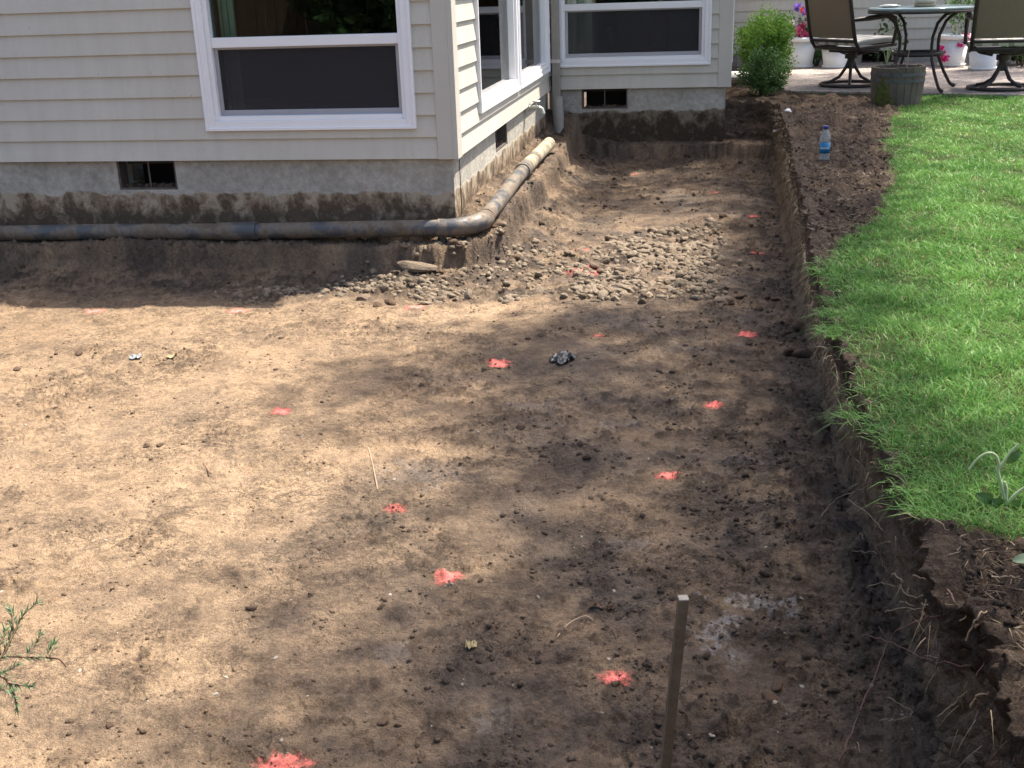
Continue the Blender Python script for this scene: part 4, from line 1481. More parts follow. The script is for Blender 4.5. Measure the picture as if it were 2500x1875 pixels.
MB().lathe([(0.0, 0.0), (0.026, 0.0), (0.031, 0.006), (0.0315, 0.03), (0.030, 0.036), (0.031, 0.042), (0.031, 0.14), (0.029, 0.155), (0.022, 0.175), (0.014, 0.188), (0.013, 0.20), (0.0, 0.20)], 28, cap=False).build('bottle_body', M['bottle'], bottle)
MB().lathe([(0.0, 0.193), (0.0155, 0.193), (0.0155, 0.211), (0.014, 0.213), (0.0, 0.213)], 20, cap=False).build('cap', M['cap_blue'], bottle)
lab = MB().lathe([(0.0312, 0.052), (0.0318, 0.052), (0.0318, 0.116), (0.0312, 0.116)], 28, cap=False).build('paper_label', M['label_blue'], bottle)
tc = bpy.data.curves.new('lettering', 'FONT')
tc.body = 'DASANI'
tc.size = 0.0165
tc.align_x = 'CENTER'
to = bpy.data.objects.new('lettering_source', tc)
col.objects.link(to)
bpy.context.view_layer.update()
tm = bpy.data.meshes.new_from_object(to.evaluated_get(bpy.context.evaluated_depsgraph_get()))
bpy.data.objects.remove(to)
face = math.atan2(CAM[1] - bl[1], CAM[0] - bl[0])
for v_ in tm.vertices:
    a = face + v_.co.x / 0.0324
    v_.co = Vector((0.0324 * math.cos(a), 0.0324 * math.sin(a), 0.078 + v_.co.y))
link('lettering', tm, M['label_white'], lab)

# two white plastic bits in the bank
M['white_plastic'] = simple('white_pvc', (0.72, 0.73, 0.72), 0.4, 0.05)
c_ = at(1703, 243, LAWN)
cp = empty('sprinkler_cap', (c_[0], c_[1], LAWN - 0.01)); cp.rotation_euler = (0.5, -0.35, 0); cp.scale = (0.72, 0.72, 0.72)
tag(cp, 'white rounded plastic cap half buried at the rim of the bank', 'pipe cap')
MB().lathe([(0.0, 0.06), (0.022, 0.057), (0.036, 0.045), (0.040, 0.025), (0.040, -0.04), (0.0, -0.04)], 20, cap=False).build('dome', M['white_plastic'], cp)
MB().lathe([(0.040, -0.002), (0.044, 0.0), (0.044, 0.012), (0.040, 0.014)], 20, cap=False).build('collar', M['cap_blue'], cp)
px_ = at_y(1675, 284, 10.15)
mb = MB().tube([(0.06, 0.02, 0.0), (0.0, 0.0, 0.004), (-0.03, -0.012, 0.0)], [0.013, 0.013, 0.013], 12)
po = mb.build('pipe_stub', M['white_plastic']); po.location = (edge_x(px_[1]) + 0.02, px_[1], px_[2])
tag(po, 'tiny white pipe stub poking from the dark bank wall', 'pipe stub')

# ------------------------------------------------------------------ wooden stake
M['stake'] = simple('stake_wood', (0.12, 0.083, 0.05), 0.8, 0.3, 12, 0.5, 60)
M['stake_end'] = simple('stake_end_grain', (0.27, 0.24, 0.195), 0.8, 0.15, 40)
st = empty('survey_stake', (-0.062, 1.72, -0.05))
tag(st, 'square wooden stake standing in the dirt in the foreground', 'stake')
tpz = at_y(1476, 1292, 1.93)
bt = at_y(1437, 1659, 1.90)
ax = (Vector(tpz) - Vector(bt)).normalized()
b0 = Vector(bt) - ax * 0.15
off_ = Vector(st.location)
sx_ = Vector((math.cos(0.22), math.sin(0.22), 0)) * 0.0098
sy_ = Vector((-math.sin(0.22), math.cos(0.22), 0)) * 0.0098
q = [(-1, -1), (1, -1), (1, 1), (-1, 1)]
mb = MB().hexa([b0 - off_ + sx_ * a + sy_ * c for a, c in q] + [Vector(tpz) - off_ + sx_ * a + sy_ * c for a, c in q])
mb.build('shaft', M['stake'], st, 0.0012)
mb = MB().hexa([Vector(tpz) - off_ + sx_ * a * 0.985 + sy_ * c * 0.985 for a, c in q] + [Vector(tpz) - off_ + ax * 0.0015 + sx_ * a * 0.95 + sy_ * c * 0.95 for a, c in q])
mb.build('cut_end', M['stake_end'], st)

# ------------------------------------------------------------------ gravel
import bmesh


def rock_mesh(name, seed, flat=0.65, sub=2, rough=0.28, lumps=0.0, smooth=True):
    r_ = np.random.default_rng(seed)
    bm = bmesh.new()
    bmesh.ops.create_icosphere(bm, subdivisions=sub, radius=0.5)
    dirs = r_.normal(size=(9, 3)); dirs /= np.linalg.norm(dirs, axis=1)[:, None]
    amp = r_.uniform(-rough, rough * 0.6, 9)
    di2 = r_.normal(size=(40, 3)); di2 /= np.linalg.norm(di2, axis=1)[:, None]
    am2 = r_.uniform(-lumps, lumps, 40)
    sc = np.array([r_.uniform(0.85, 1.25), r_.uniform(0.65, 0.95), flat * r_.uniform(0.8, 1.15)])
    for v in bm.verts:
        p = np.array(v.co); n = p / np.linalg.norm(p)
        k = 1 + np.sum(amp * np.maximum(0, dirs @ n) ** 3)
        if lumps: k += np.sum(am2 * np.maximum(0, di2 @ n) ** 14)
        v.co = Vector(p * k * sc)
    for f in bm.faces: f.smooth = smooth
    me = bpy.data.meshes.new(name)
    bm.to_mesh(me); bm.free()
    return me


rocks = [rock_mesh('gravel_stone', 100 + i, 0.62, 2, 0.62, 0.12, False) for i in range(12)]
for me in rocks: me.materials.append(M['stone'])
cand = []
while len(cand) < 1800:
    x = random.uniform(-2.9, 0.25); y = random.uniform(5.35, 7.7)
    g = float(gravel_mask(np.array(x), np.array(y)))
    g *= min(1.0, max(0.12, 0.55 + 1.5 * float(perlin(np.array(x * 3.2), np.array(y * 3.2), 71))))
    dense = 0.35 + 0.65 * float(sstep(-0.8, -0.1, np.array(x))) + (0.3 if y < 5.95 else 0)
    if random.random() < g * dense: cand.append((x, y))
sizes = []
for (x, y) in cand:
    s_ = (0.020 + 0.046 * random.random() ** 1.5 + (0.022 if random.random() < 0.10 else 0)) * (1.15 if x > -0.8 else 1.0)
    sizes.append(s_)
order = sorted(range(len(cand)), key=lambda i: -sizes[i] / cand[i][1])
for i in order[:300]:
    x, y = cand[i]; s_ = sizes[i]
    o = bpy.data.objects.new('gravel_stone', random.choice(rocks))
    o.location = (x, y, float(floor_z(np.array(x), np.array(y))) + s_ * random.uniform(-0.16, 0.12))
    o.rotation_euler = (random.gauss(0, 0.35), random.gauss(0, 0.35), random.uniform(0, 2 * PI))
    o.scale = (s_, s_, s_)
    where = 'at the left end of the gravel band, below the pipe' if x < -1.45 else ('in the middle of the gravel band, below the house corner' if x < -0.75 else ('in the gravel between the house corner and the right-hand pile' if x < -0.32 else ('in the far half of the right-hand gravel pile' if y > 6.5 else 'in the near half of the right-hand gravel pile')))
    tag(o, ('large' if s_ > 0.05 else 'small') + ' muddy grey-brown stone ' + where, 'stone', 'river stones in the gravel patch')
    col.objects.link(o)
big = [(-1.60, 5.98, 0.17, 'long flat pale rock below the house corner ledge'), (-2.08, 5.72, 0.075, 'pale blocky stone at the left end of the gravel band'),
       (-1.42, 5.45, 0.07, 'lone pale stone beside a clod on the sunlit dirt')]
for (x, y, s_, lb) in big:
    o = bpy.data.objects.new('rock', random.choice(rocks)); o.location = (x, y, float(floor_z(np.array(x), np.array(y))) + s_ * 0.1)
    o.scale = (s_ * 1.3, s_ * 0.7, s_ * 0.6); o.rotation_euler = (0, 0.05, random.uniform(-0.3, 0.3))
    tag(o, lb, 'stone'); col.objects.link(o)


def scatter_mesh(name, base, xy, zf, size, sink=0.2, tilt=0.5):
    """many small lumps as one mesh"""
    n = len(xy)
    bv = [np.array([v.co[:] for v in b.vertices]) for b in base]
    bf = [np.array([p.vertices[:] for p in b.polygons]) for b in base]
    V, Fc = [], []
    kk = rng.integers(0, len(base), n)
    z = zf(xy[:, 0], xy[:, 1])
    basei = 0
    for t in range(len(base)):
        ii = np.where(kk == t)[0]
        if len(ii) == 0: continue
        a = rng.uniform(0, 2 * PI, len(ii)); tl = rng.normal(0, tilt, len(ii))
        ca, sa, ct, s2 = np.cos(a), np.sin(a), np.cos(tl), np.sin(tl)
        p = bv[t][None] * size[ii][:, None, None]
        y1 = p[..., 1] * ct[:, None] - p[..., 2] * s2[:, None]
        z1 = p[..., 1] * s2[:, None] + p[..., 2] * ct[:, None]
        x2 = p[..., 0] * ca[:, None] - y1 * sa[:, None]
        y2 = p[..., 0] * sa[:, None] + y1 * ca[:, None]
        q_ = np.stack([x2 + xy[ii, 0][:, None], y2 + xy[ii, 1][:, None], z1 + (z[ii] + size[ii] * sink)[:, None]], -1)
        nvt = bv[t].shape[0]
        V.append(q_.reshape(-1, 3))
        Fc.append((bf[t][None] + (basei + np.arange(len(ii)) * nvt)[:, None, None]).reshape(-1, 3))
        basei += len(ii) * nvt
    return mesh_np(name, np.concatenate(V), np.concatenate(Fc))


small = [rock_mesh('lump', 300 + i, 0.75, 1, 0.6, 0.2, False) for i in range(14)]
rest = order[300:]
o = link('gravel_bed', scatter_mesh('gravel_bed', small, np.array([cand[i] for i in rest]), floor_z, np.array([sizes[i] for i in rest]), -0.05), M['stone_stuff'])
tag(o, 'smaller muddy stones filling the gravel patch', 'gravel', kind='stuff')

# loose crumbs of soil over the floor, thick on the damp side and by the bank
N = 110000
yy = 1.5 * (10.1 / 1.5) ** rng.uniform(0, 1, N)
le = np.maximum(-5.5, -0.72 * yy - 0.3)
xx = le + (edge_x(yy) + 0.02 - le) * rng.uniform(0, 1, N)
rm = rough_mask(xx, yy)
nbank = np.exp(-np.maximum(0, edge_x(yy) - xx) / 0.22)
clump = np.clip(0.5 + 1.1 * fbm(xx, yy, 4.0, 3, 88), 0, 1.4)
keep = rng.uniform(0, 1, N) < np.clip((0.22 + 0.36 * rm + 0.6 * nbank) * clump * 0.75, 0, 1)
keep &= (house_dist(xx, yy)[0] > 0.02)
xx, yy = xx[keep], yy[keep]
sz = (0.0028 + 0.010 * rng.uniform(0, 1, len(xx)) ** 3 + 0.012 * (rng.uniform(0, 1, len(xx)) < 0.06)) * (0.75 + 0.12 * yy) * (0.85 + 0.55 * damp_shade_mask(xx, yy))
me = scatter_mesh('soil_crumbs', small, np.stack([xx, yy], 1), floor_z, sz, 0.05)
cv = np.zeros(len(me.vertices) * 3, dtype=np.float32); me.vertices.foreach_get('co', cv); cv = cv.reshape(-1, 3)
set_attr(me, 'damp', np.clip(damp_shade_mask(cv[:, 0], cv[:, 1]) + 0.15, 0, 1))
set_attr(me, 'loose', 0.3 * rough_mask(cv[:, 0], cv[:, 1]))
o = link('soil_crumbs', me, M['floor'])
tag(o, 'loose crumbs of soil scattered over the pit floor', 'soil', kind='stuff')
# small pale pebbles pressed into the soil
N = 480
yy = 1.6 * (8.5 / 1.6) ** rng.uniform(0, 1, N)
le = np.maximum(-4.5, -0.72 * yy - 0.2)
xx = le + (edge_x(yy) - 0.05 - le) * rng.uniform(0, 1, N)
ok = house_dist(xx, yy)[0] > 0.35
xx, yy = xx[ok], yy[ok]
o = link('embedded_pebbles', scatter_mesh('embedded_pebbles', rocks[:6], np.stack([xx, yy], 1), floor_z, 0.005 + 0.011 * rng.uniform(0, 1, len(xx)) ** 3, 0.0), M['pebble'])
tag(o, 'tiny pale pebbles pressed into the pit floor', 'pebbles', kind='stuff')
# crumbs on top of the bank
N = 34000
yy = 1.35 * (10.6 / 1.35) ** (rng.uniform(0, 1, N) ** 1.25)
xx = edge_x(yy) + rng.uniform(-0.02, 1.2, N) * (0.25 + yy * 0.09)
keep = (lawn_mask(xx, yy) < 0.5) & (rng.uniform(0, 1, N) < np.clip(0.5 + fbm(xx, yy, 5, 3, 90), 0.1, 1))
xx, yy = xx[keep], yy[keep]
sz = (0.004 + 0.026 * rng.uniform(0, 1, len(xx)) ** 4) * np.where(yy < 2.6, 0.75, 1.0)
o = link('bank_crumbs', scatter_mesh('bank_crumbs', small, np.stack([xx, yy], 1), top_z, sz, 0.05), M['bank'])
tag(o, 'crumbly dark soil on top of the bank', 'soil', kind='stuff')
# larger clods that can be told apart
clods = [rock_mesh('soil_clod', 500 + i, 0.75, 3, 0.55, 0.28) for i in range(6)]
for me in clods: me.materials.append(M['clod'])
cl_px = [(1730, 705, 0.075), (1705, 765, 0.05), (1740, 768, 0.085), (1675, 640, 0.04), (1690, 715, 0.035), (170, 758, 0.04), (120, 760, 0.022), (36, 795, 0.03), (345, 957, 0.024),
         (315, 960, 0.026), (669, 1276, 0.018), (540, 1302, 0.022), (1683, 1423, 0.03), (1680, 1475, 0.026), (1665, 1500, 0.035), (1640, 1510, 0.03), (1490, 1505, 0.024), (826, 1545, 0.022),
         (1125, 915, 0.028), (860, 1550, 0.016), (235, 1553, 0.016), (1330, 1468, 0.02), (655, 1640, 0.02), (1020, 572, 0.075), (1075, 560, 0.06), (985, 585, 0.07), (950, 600, 0.05), (1110, 575, 0.05), (840, 650, 0.06), (815, 655, 0.04),
         (1600, 640, 0.04), (1640, 660, 0.045), (1580, 650, 0.04), (1985, 1340, 0.03), (1560, 470, 0.05), (1500, 420, 0.05)]
for (px, py, s_) in cl_px:
    p = at(px, py, 0.015)
    o = bpy.data.objects.new('soil_clod', random.choice(clods))
    o.location = (p[0], p[1], float(floor_z(np.array(p[0]), np.array(p[1]))) + s_ * 0.15)
    o.scale = (s_ * 1.15, s_, s_ * 0.85); o.rotation_euler = (random.uniform(-0.4, 0.4), random.uniform(-0.4, 0.4), random.uniform(0, 6))
    where = ('big dark clod fallen against the foot of the bank' if px > 1700 else 'dark clod on the shaded floor near the bank') if (px > 1560 and py < 800) else ('brown clod crumbled off the ledge below the pipe corner' if (py < 660 and 800 < px < 1150) else ('dark clod lying on the sunlit dirt at left' if px < 720 else ('dark clod on the shaded dirt right of the stake' if px > 1480 else 'dark clod on the dappled dirt left of the stake')))
    if py < 500: where = 'dark clod at the upper edge of the gravel'
    tag(o, where, 'soil clod', 'loose clods on the pit floor')
    col.objects.link(o)

# ------------------------------------------------------------------ orange marking paint on the soil
marks = [(203, 665, 0.075, 1.4, 'orange paint mark nearest the left edge, at the house shadow line'), (513, 668, 0.075, 1.4, 'orange paint mark at the shadow line below the left window'),
         (897, 661, 0.075, 1.4, 'orange paint mark on lit dirt just below the gravel band'), (1257, 587, 0.135, 0.8, 'largest orange paint mark, sprayed over the middle of the gravel'),
         (1253, 541, 0.075, 1.3, 'small orange paint mark on a stone above the largest mark'), (1627, 465, 0.07, 0.8, 'orange paint mark level with the top of the gravel, near the bank'),
         (1636, 541, 0.07, 0.8, 'orange paint mark right of the gravel, near the bank'), (1543, 414, 0.06, 0.55, 'faint small orange mark above the gravel toward the recess'),
         (1372, 374, 0.06, 0.5, 'faintest far orange mark in front of the recessed wall'), (1610, 718, 0.075, 0.9, 'orange paint mark between the gravel and the dark clods by the bank'),
         (1293, 720, 0.05, 0.4, 'tiny orange fleck below the gravel, above the black scrap'), (1078, 780, 0.07, 1.2, 'orange paint mark left of the black plastic scrap'),
         (607, 884, 0.06, 1.4, 'orange paint mark at the tip of the tree shadow'), (1540, 870, 0.06, 0.75, 'orange paint mark in shade level with the lawn edge'),
         (1443, 1022, 0.06, 1.2, 'orange paint mark in shade at mid picture, right of centre'), (852, 1085, 0.05, 0.35, 'dull scuffed orange mark left of centre'),
         (968, 1243, 0.065, 0.85, 'orange paint mark on dappled dirt near the picture centre bottom'), (1332, 1452, 0.06, 0.9, 'orange paint mark just left of the stake'),
         (607, 1646, 0.085, 1.0, 'orange paint mark cut by the bottom edge of the picture')]
for i, (px, py, r, dens, lb) in enumerate(marks):
    r *= 0.88
    c = at(px, py, 0.012)
    sel = (np.abs(xg - c[0]) < 1.3 * r) & (np.abs(yg - c[1]) < 1.1 * r)
    GX = (xg - c[0]) / r; GY = (yg - c[1]) / (r * 0.85)
    rows = np.where(sel.any(1))[0]; cols = np.where(sel.any(0))[0]
    sl = (slice(rows[0], rows[-1] + 1), slice(cols[0], cols[-1] + 1))
    GX = GX[sl]; GY = GY[sl]
    wx, wy, wz = xg[sl], yg[sl], zg[sl] + 0.0014
    rad = np.hypot(GX, GY); a = np.arctan2(GY, GX)
    ray_ = perlin(np.cos(a) * 2.0 + i * 3.1, np.sin(a) * 2.0 + 5, 200 + i)
    cover = (1.0 - rad * 1.0 + 0.22 * ray_ + 0.30 * fbm(GX, GY, 2.2, 3, 230 + i, 0.6)) * (0.35 + 0.65 * dens)
    cover = np.clip(cover, -0.3, 0.8)
    edge_ = sstep(1.28, 1.0, np.maximum(np.abs(GX), np.abs(GY)))
    cover = cover * edge_ - 0.5 * (1 - edge_)
    keepv = cover > -0.28
    idx = np.arange(GX.size).reshape(GX.shape)
    kq = keepv[:-1, :-1] | keepv[1:, 1:] | keepv[1:, :-1] | keepv[:-1, 1:]
    qd = np.stack([idx[:-1, :-1], idx[:-1, 1:], idx[1:, 1:], idx[1:, :-1]], -1)[kq]
    used_, inv = np.unique(qd, return_inverse=True)
    co_ = np.stack([wx, wy, wz], -1).reshape(-1, 3)[used_]
    org = np.array([c[0], c[1], 0.0])
    me = mesh_np('paint_mark', co_ - org, inv.reshape(-1, 4))
    set_attr(me, 'cover', cover.ravel()[used_])
    o = link('paint_mark', me, M['paint_orange'])
    o.location = org
    tag(o, lb, 'paint mark', 'orange survey paint marks')

# ------------------------------------------------------------------ small scraps
M['chip'] = simple('soil_stained_wood', (0.26, 0.18, 0.115), 0.9, 0.2, 30)
M['black_plastic'] = simple('black_plastic_film', (0.010, 0.011, 0.016), 0.38, 0.2, 20, spec=0.7)
M['grey_scrap'] = simple('grey_plastic_film', (0.20, 0.205, 0.21), 0.35, 0.2, 20)
M['dry_leaf'] = simple('dry_pale_leaf', (0.38, 0.31, 0.17), 0.8, 0.25, 30)
M['brown_leaf'] = simple('dry_brown_leaf', (0.10, 0.055, 0.035), 0.8, 0.3, 30)


def crumple(name, px, py, rx, ry, h, mat, label, cat, seed, n=18):
    c = at(px, py, 0.012)
    g = np.linspace(-1, 1, n)
    GX, GY = np.meshgrid(g, g)
    a = np.arctan2(GY, GX)
    rr = np.maximum(np.abs(GX), np.abs(GY)) / np.maximum(np.hypot(GX, GY), 1e-6) * (0.75 + 0.35 * perlin(np.cos(a) * 1.5 + seed, np.sin(a) * 1.5, seed))
    X_ = GX * rr; Y_ = GY * rr
    zz = floor_z(c[0] + X_ * rx, c[1] + Y_ * ry) + 0.006 + h * np.abs(fbm(X_, Y_, 2.2, 3, seed, 0.6)) * (1.1 - 0.6 * np.hypot(X_, Y_))
    idx = np.arange(n * n).reshape(n, n)
    qd = np.stack([idx[:-1, :-1], idx[:-1, 1:], idx[1:, 1:], idx[1:, :-1]], -1).reshape(-1, 4)
    o = link(name, mesh_np(name, np.stack([X_ * rx, Y_ * ry, zz], -1).reshape(-1, 3), qd, False), mat)
    o.location = (c[0], c[1], 0)
    return tag(o, label, cat)


crumple('plastic_scrap', 1215, 776, 0.06, 0.085, 0.035, M['black_plastic'], 'crumpled black plastic scrap lying in the middle of the dirt', 'scrap', 401)
crumple('plastic_scrap', 292, 768, 0.045, 0.03, 0.012, M['grey_scrap'], 'small grey plastic scrap on the sunlit dirt at left', 'scrap', 402)
crumple('plastic_scrap', 372, 768, 0.035, 0.02, 0.012, M['dry_leaf'], 'flat pale wood chip right of the grey scrap', 'wood chip', 403)
crumple('dry_leaf', 1016, 1382, 0.016, 0.026, 0.022, M['dry_leaf'], 'pale curled dry leaf on the dirt near the stake', 'leaf', 404)
crumple('dry_leaf', 1303, 1307, 0.045, 0.014, 0.014, M['brown_leaf'], 'dark brown shrivelled leaf left of the stake top', 'leaf', 405)


def twig_thing(name, pts, r, mat, label, cat, group=None):
    c = Vector(pts[0])
    mb = MB().tube([Vector(p) - c for p in pts], r, 6)
    o = mb.build(name, mat); o.location = c
    return tag(o, label, cat, group)


def smooth_poly(P, n=4):
    P = [np.array(p, float) for p in P]
    out = []
    for i in range(len(P) - 1):
        p0 = P[max(i - 1, 0)]; p1 = P[i]; p2 = P[i + 1]; p3 = P[min(i + 2, len(P) - 1)]
        for k in range(n):
            t = k / n
            out.append(0.5 * ((2 * p1) + (-p0 + p2) * t + (2 * p0 - 5 * p1 + 4 * p2 - p3) * t * t + (-p0 + 3 * p1 - 3 * p2 + p3) * t ** 3))
    out.append(P[-1])
    return out


def floor_line(pl, lift=0.008):
    out = []
    for (px, py) in pl:
        p = at(px, py, 0.012)
        out.append((p[0], p[1], float(floor_z(np.array(p[0]), np.array(p[1]))) + lift))
    return out


twig_thing('stick', smooth_poly(floor_line([(795, 962), (805, 1000), (815, 1048)], 0.001)), 0.0028, M['chip'], 'short straight stick on the dirt left of the picture centre', 'stick')
twig_thing('stick', smooth_poly(floor_line([(1203, 1365), (1225, 1340), (1262, 1328), (1280, 1332)])), 0.0018, M['root_pale'], 'thin bent twig beside the brown leaf', 'stick')
twig_thing('stick', smooth_poly(floor_line([(440, 1005), (455, 1030)])), 0.003, M['twig'], 'tiny twig upright on the sunlit dirt', 'stick')

# ------------------------------------------------------------------ roots hanging from the cut bank
def bank_pt(zx, zy):
    px, py = 1327.2 + zx * 0.4, 1039.6 + zy * 0.4
    d = ray(px, py)
    wx = 0.43
    for _ in range(3):
        p = CAM + (wx - CAM[0]) / d[0] * d
        wx = float(edge_x(p[1])) - 0.045
    if p[2] > 0.42: p = at(px, py, 0.43); p = p + np.array([0, 0, float(top_z(np.array(p[0]), np.array(p[1]))) - 0.42])
    elif p[2] < 0.02:
        p = at(px, py, 0.015)
    return p - (p - CAM) / np.linalg.norm(p - CAM) * 0.012


roots = [([(1500, 500), (1560, 540), (1545, 575), (1600, 620), (1700, 615), (1800, 605)], 0.0040, 'p'), ([(1355, 580), (1440, 550), (1545, 575)], 0.0030, 'p'), ([(1660, 660), (1740, 660), (1860, 695)], 0.0030, 'p'),
         ([(1460, 705), (1560, 685), (1660, 690), (1680, 670)], 0.0032, 'p'), ([(1700, 735), (1540, 800), (1480, 880), (1400, 1060), (1300, 1310), (1215, 1510)], 0.0038, 'r'),
         ([(1370, 835), (1500, 875), (1700, 960), (1910, 1000)], 0.0032, 'r'), ([(1740, 860), (1745, 950), (1720, 1050)], 0.0026, 'r'), ([(1900, 865), (1950, 825), (2000, 790)], 0.0050, 'p'),
         ([(1755, 1280), (1830, 1200), (1900, 1140)], 0.0042, 'p'), ([(1925, 1230), (1950, 1170), (2010, 1150)], 0.0062, 'p'), ([(1430, 1295), (1520, 1285), (1600, 1275), (1610, 1240)], 0.0030, 'p'),
         ([(1470, 1170), (1560, 1210), (1610, 1250)], 0.0022, 'p'), ([(1115, 190), (1200, 95), (1300, 55), (1380, 20)], 0.0028, 'p'), ([(1270, 100), (1390, 200), (1450, 265)], 0.0028, 'p'),
         ([(1620, 510), (1700, 530), (1760, 550)], 0.0034, 'p'), ([(1310, 310), (1335, 285), (1350, 320)], 0.0024, 'p'), ([(1140, 315), (1200, 330)], 0.0026, 'p'), ([(1260, 378), (1350, 380), (1420, 385)], 0.0022, 'p'),
         ([(1660, 700), (1700, 735), (1800, 720)], 0.0026, 'r'), ([(1550, 650), (1620, 672)], 0.0030, 'p'), ([(1410, 760), (1470, 850)], 0.0022, 'r'), ([(1690, 760), (1700, 850), (1690, 920)], 0.0018, 'r'),
         ([(2040, 470), (2110, 500), (2190, 540)], 0.0038, 'p'), ([(1480, 500), (1440, 420), (1405, 330)], 0.0018, 'r'), ([(1800, 580), (1860, 620), (1950, 640)], 0.0024, 'r'), ([(1310, 1400), (1320, 1470)], 0.002, 'p'),
         ([(1960, 1060), (2000, 980)], 0.003, 'r'), ([(1850, 760), (1900, 740)], 0.004, 'p'), ([(1650, 280), (1690, 300)], 0.003, 'p'), ([(1720, 290), (1790, 320)], 0.003, 'p')]
for (pl, r, kd) in roots:
    P = smooth_poly([bank_pt(*p) for p in pl], 5)
    P = [p + rng.normal(0, 0.0018, 3) for p in P]
    rr = [r * 0.5 * (1 - 0.55 * i / (len(P) - 1)) for i in range(len(P))]
    if kd == 'p':
        twig_thing('root', P, rr, M['root_pale'], 'pale thin root poking out of the dark foreground bank', 'root', 'pale roots in the foreground bank')
    else:
        twig_thing('root', P, rr, M['root_red'], 'reddish thin root trailing down the foreground bank', 'root', 'reddish roots in the foreground bank')
# fine rootlets and straw matted on the bank
N = 2600
yy = 1.4 * (10.2 / 1.4) ** rng.uniform(0, 1, N)
kp = rng.uniform(0, 1, N) < np.interp(yy, [2.4, 4.5], [0.12, 1.0])
yy = yy[kp]; N = len(yy)
tz = rng.uniform(0.25, 1.0, N) ** 0.6
fx = edge_x(yy) - 0.03 + np.interp(yy, [1.5, 2.1, 3.0, 4.2, 5.5, 7.0, 8.0, 10.0], [-0.03, -0.09, -0.05, -0.05, 0.0, 0.02, 0.06, 0.04]) * tz
base = np.stack([fx, yy, tz * 0.45], 1)
d = np.stack([rng.normal(-0.25, 0.35, N), rng.normal(0, 0.5, N), rng.normal(-0.5, 0.6, N)], 1)
d /= np.linalg.norm(d, axis=1)[:, None]


def strands(name, base, d, L, wd, droop, seg=3):
    """thin bent ribbons with a triangular section collapsed to two sides"""
    n = len(base)
    side = np.cross(d, np.array([0, 0, 1.0])) + rng.normal(0, 0.25, (n, 3))
    side /= np.linalg.norm(side, axis=1)[:, None]
    rows = []
    for k in range(seg + 1):
        t = k / seg
        p = base + d * (L * t)[:, None] + droop * (L * t * t)[:, None]
        wk = wd * (1 - t) ** 0.7 if k < seg else wd * 0.0
        if k < seg:
            rows += [p - side * wk[:, None] * 0.5, p + side * wk[:, None] * 0.5]
        else:
            rows += [p]
    nv = len(rows)
    V = np.stack(rows, 1).reshape(-1, 3)
    b_ = (np.arange(n) * nv)[:, None]
    T = []
    for k in range(seg - 1):
        T += [np.concatenate([b_ + 2 * k, b_ + 2 * k + 1, b_ + 2 * k + 3], 1), np.concatenate([b_ + 2 * k, b_ + 2 * k + 3, b_ + 2 * k + 2], 1)]
    k = seg - 1
    T += [np.concatenate([b_ + 2 * k, b_ + 2 * k + 1, b_ + 2 * k + 2], 1)]
    return mesh_np(name, V, np.concatenate(T), True)


o = link('rootlets', strands('rootlets', base, d, rng.uniform(0.02, 0.07, N), np.full(N, 0.0016) * np.sqrt(np.maximum(yy, 2) / 2), np.array([[0, 0, -0.4]])), M['thatch'])
tag(o, 'fine brown rootlets matted over the cut face of the bank', 'rootlets', kind='stuff')
N = 26000
yy = 1.35 * (10.6 / 1.35) ** rng.uniform(0, 1, N)
xx = edge_x(yy) + rng.uniform(-0.03, 1.1, N) * (0.2 + yy * 0.09)
n1 = fbm(xx, yy, 3.0, 3, 95)
keep = (lawn_mask(xx, yy) < 0.6) & (rng.uniform(0, 1, N) < np.clip(0.35 + n1, 0.03, 1) * np.where(yy < 2.5, 0.35, 1.0))
xx, yy = xx[keep], yy[keep]
n = len(xx)
base = np.stack([xx, yy, top_z(xx, yy)], 1)
d = rng.normal(size=(n, 3)); d[:, 2] = np.abs(d[:, 2]) * 0.25
d /= np.linalg.norm(d, axis=1)[:, None]
o = link('dead_thatch', strands('dead_thatch', base, d, rng.uniform(0.02, 0.06, n), 0.0022 * np.sqrt(np.maximum(yy, 2) / 2), np.array([[0, 0, -0.2]])), M['thatch'])
tag(o, 'dead brown grass and straw littering the bare top of the bank', 'straw', kind='stuff')

# ------------------------------------------------------------------ lawn
def grass(name, n, x0, x1, y0, y1, L, wd, label, dens_noise=True):
    xx = rng.uniform(x0, x1, n); yy = rng.uniform(y0, y1, n)
    lm = lawn_mask(xx, yy)
    thin = np.clip(1.1 + 1.1 * fbm(xx, yy, 3.2, 3, 97), 0.12, 1)
    # do not sow what lies far outside the lawn in view
    keep = (rng.uniform(0, 1, n) < lm * thin)
    xx, yy = xx[keep], yy[keep]; n = len(xx)
    base = np.stack([xx, yy, top_z(xx, yy) - 0.004], 1)
    a = rng.uniform(0, 2 * PI, n)
    lean = np.abs(rng.normal(0.35, 0.32, n))
    e = np.exp(-np.maximum(0, xx - lawn_edge_x(yy)) / 0.07) * (yy < 4.9)
    hang = (rng.uniform(0, 1, n) < 0.42)
    e = e * np.where(hang, 1.0, 0.25)
    d = np.stack([np.cos(a) * lean - e * rng.uniform(0.0, 1.3, n), np.sin(a) * lean, np.ones(n) - 0.3 * e], 1)
    d /= np.linalg.norm(d, axis=1)[:, None]
    LL = rng.uniform(L * 0.45, L * 1.35, n) * (0.9 + 0.45 * fbm(xx, yy, 4.5, 3, 99)) * (1 + 0.15 * e)
    dr = np.stack([np.cos(a) * 0.35 - 0.5 * e, np.sin(a) * 0.35, -0.35 - 0.6 * e], 1)
    return strands(name, base, d, LL, np.full(n, wd) * rng.uniform(0.7, 1.3, n), dr, 2)


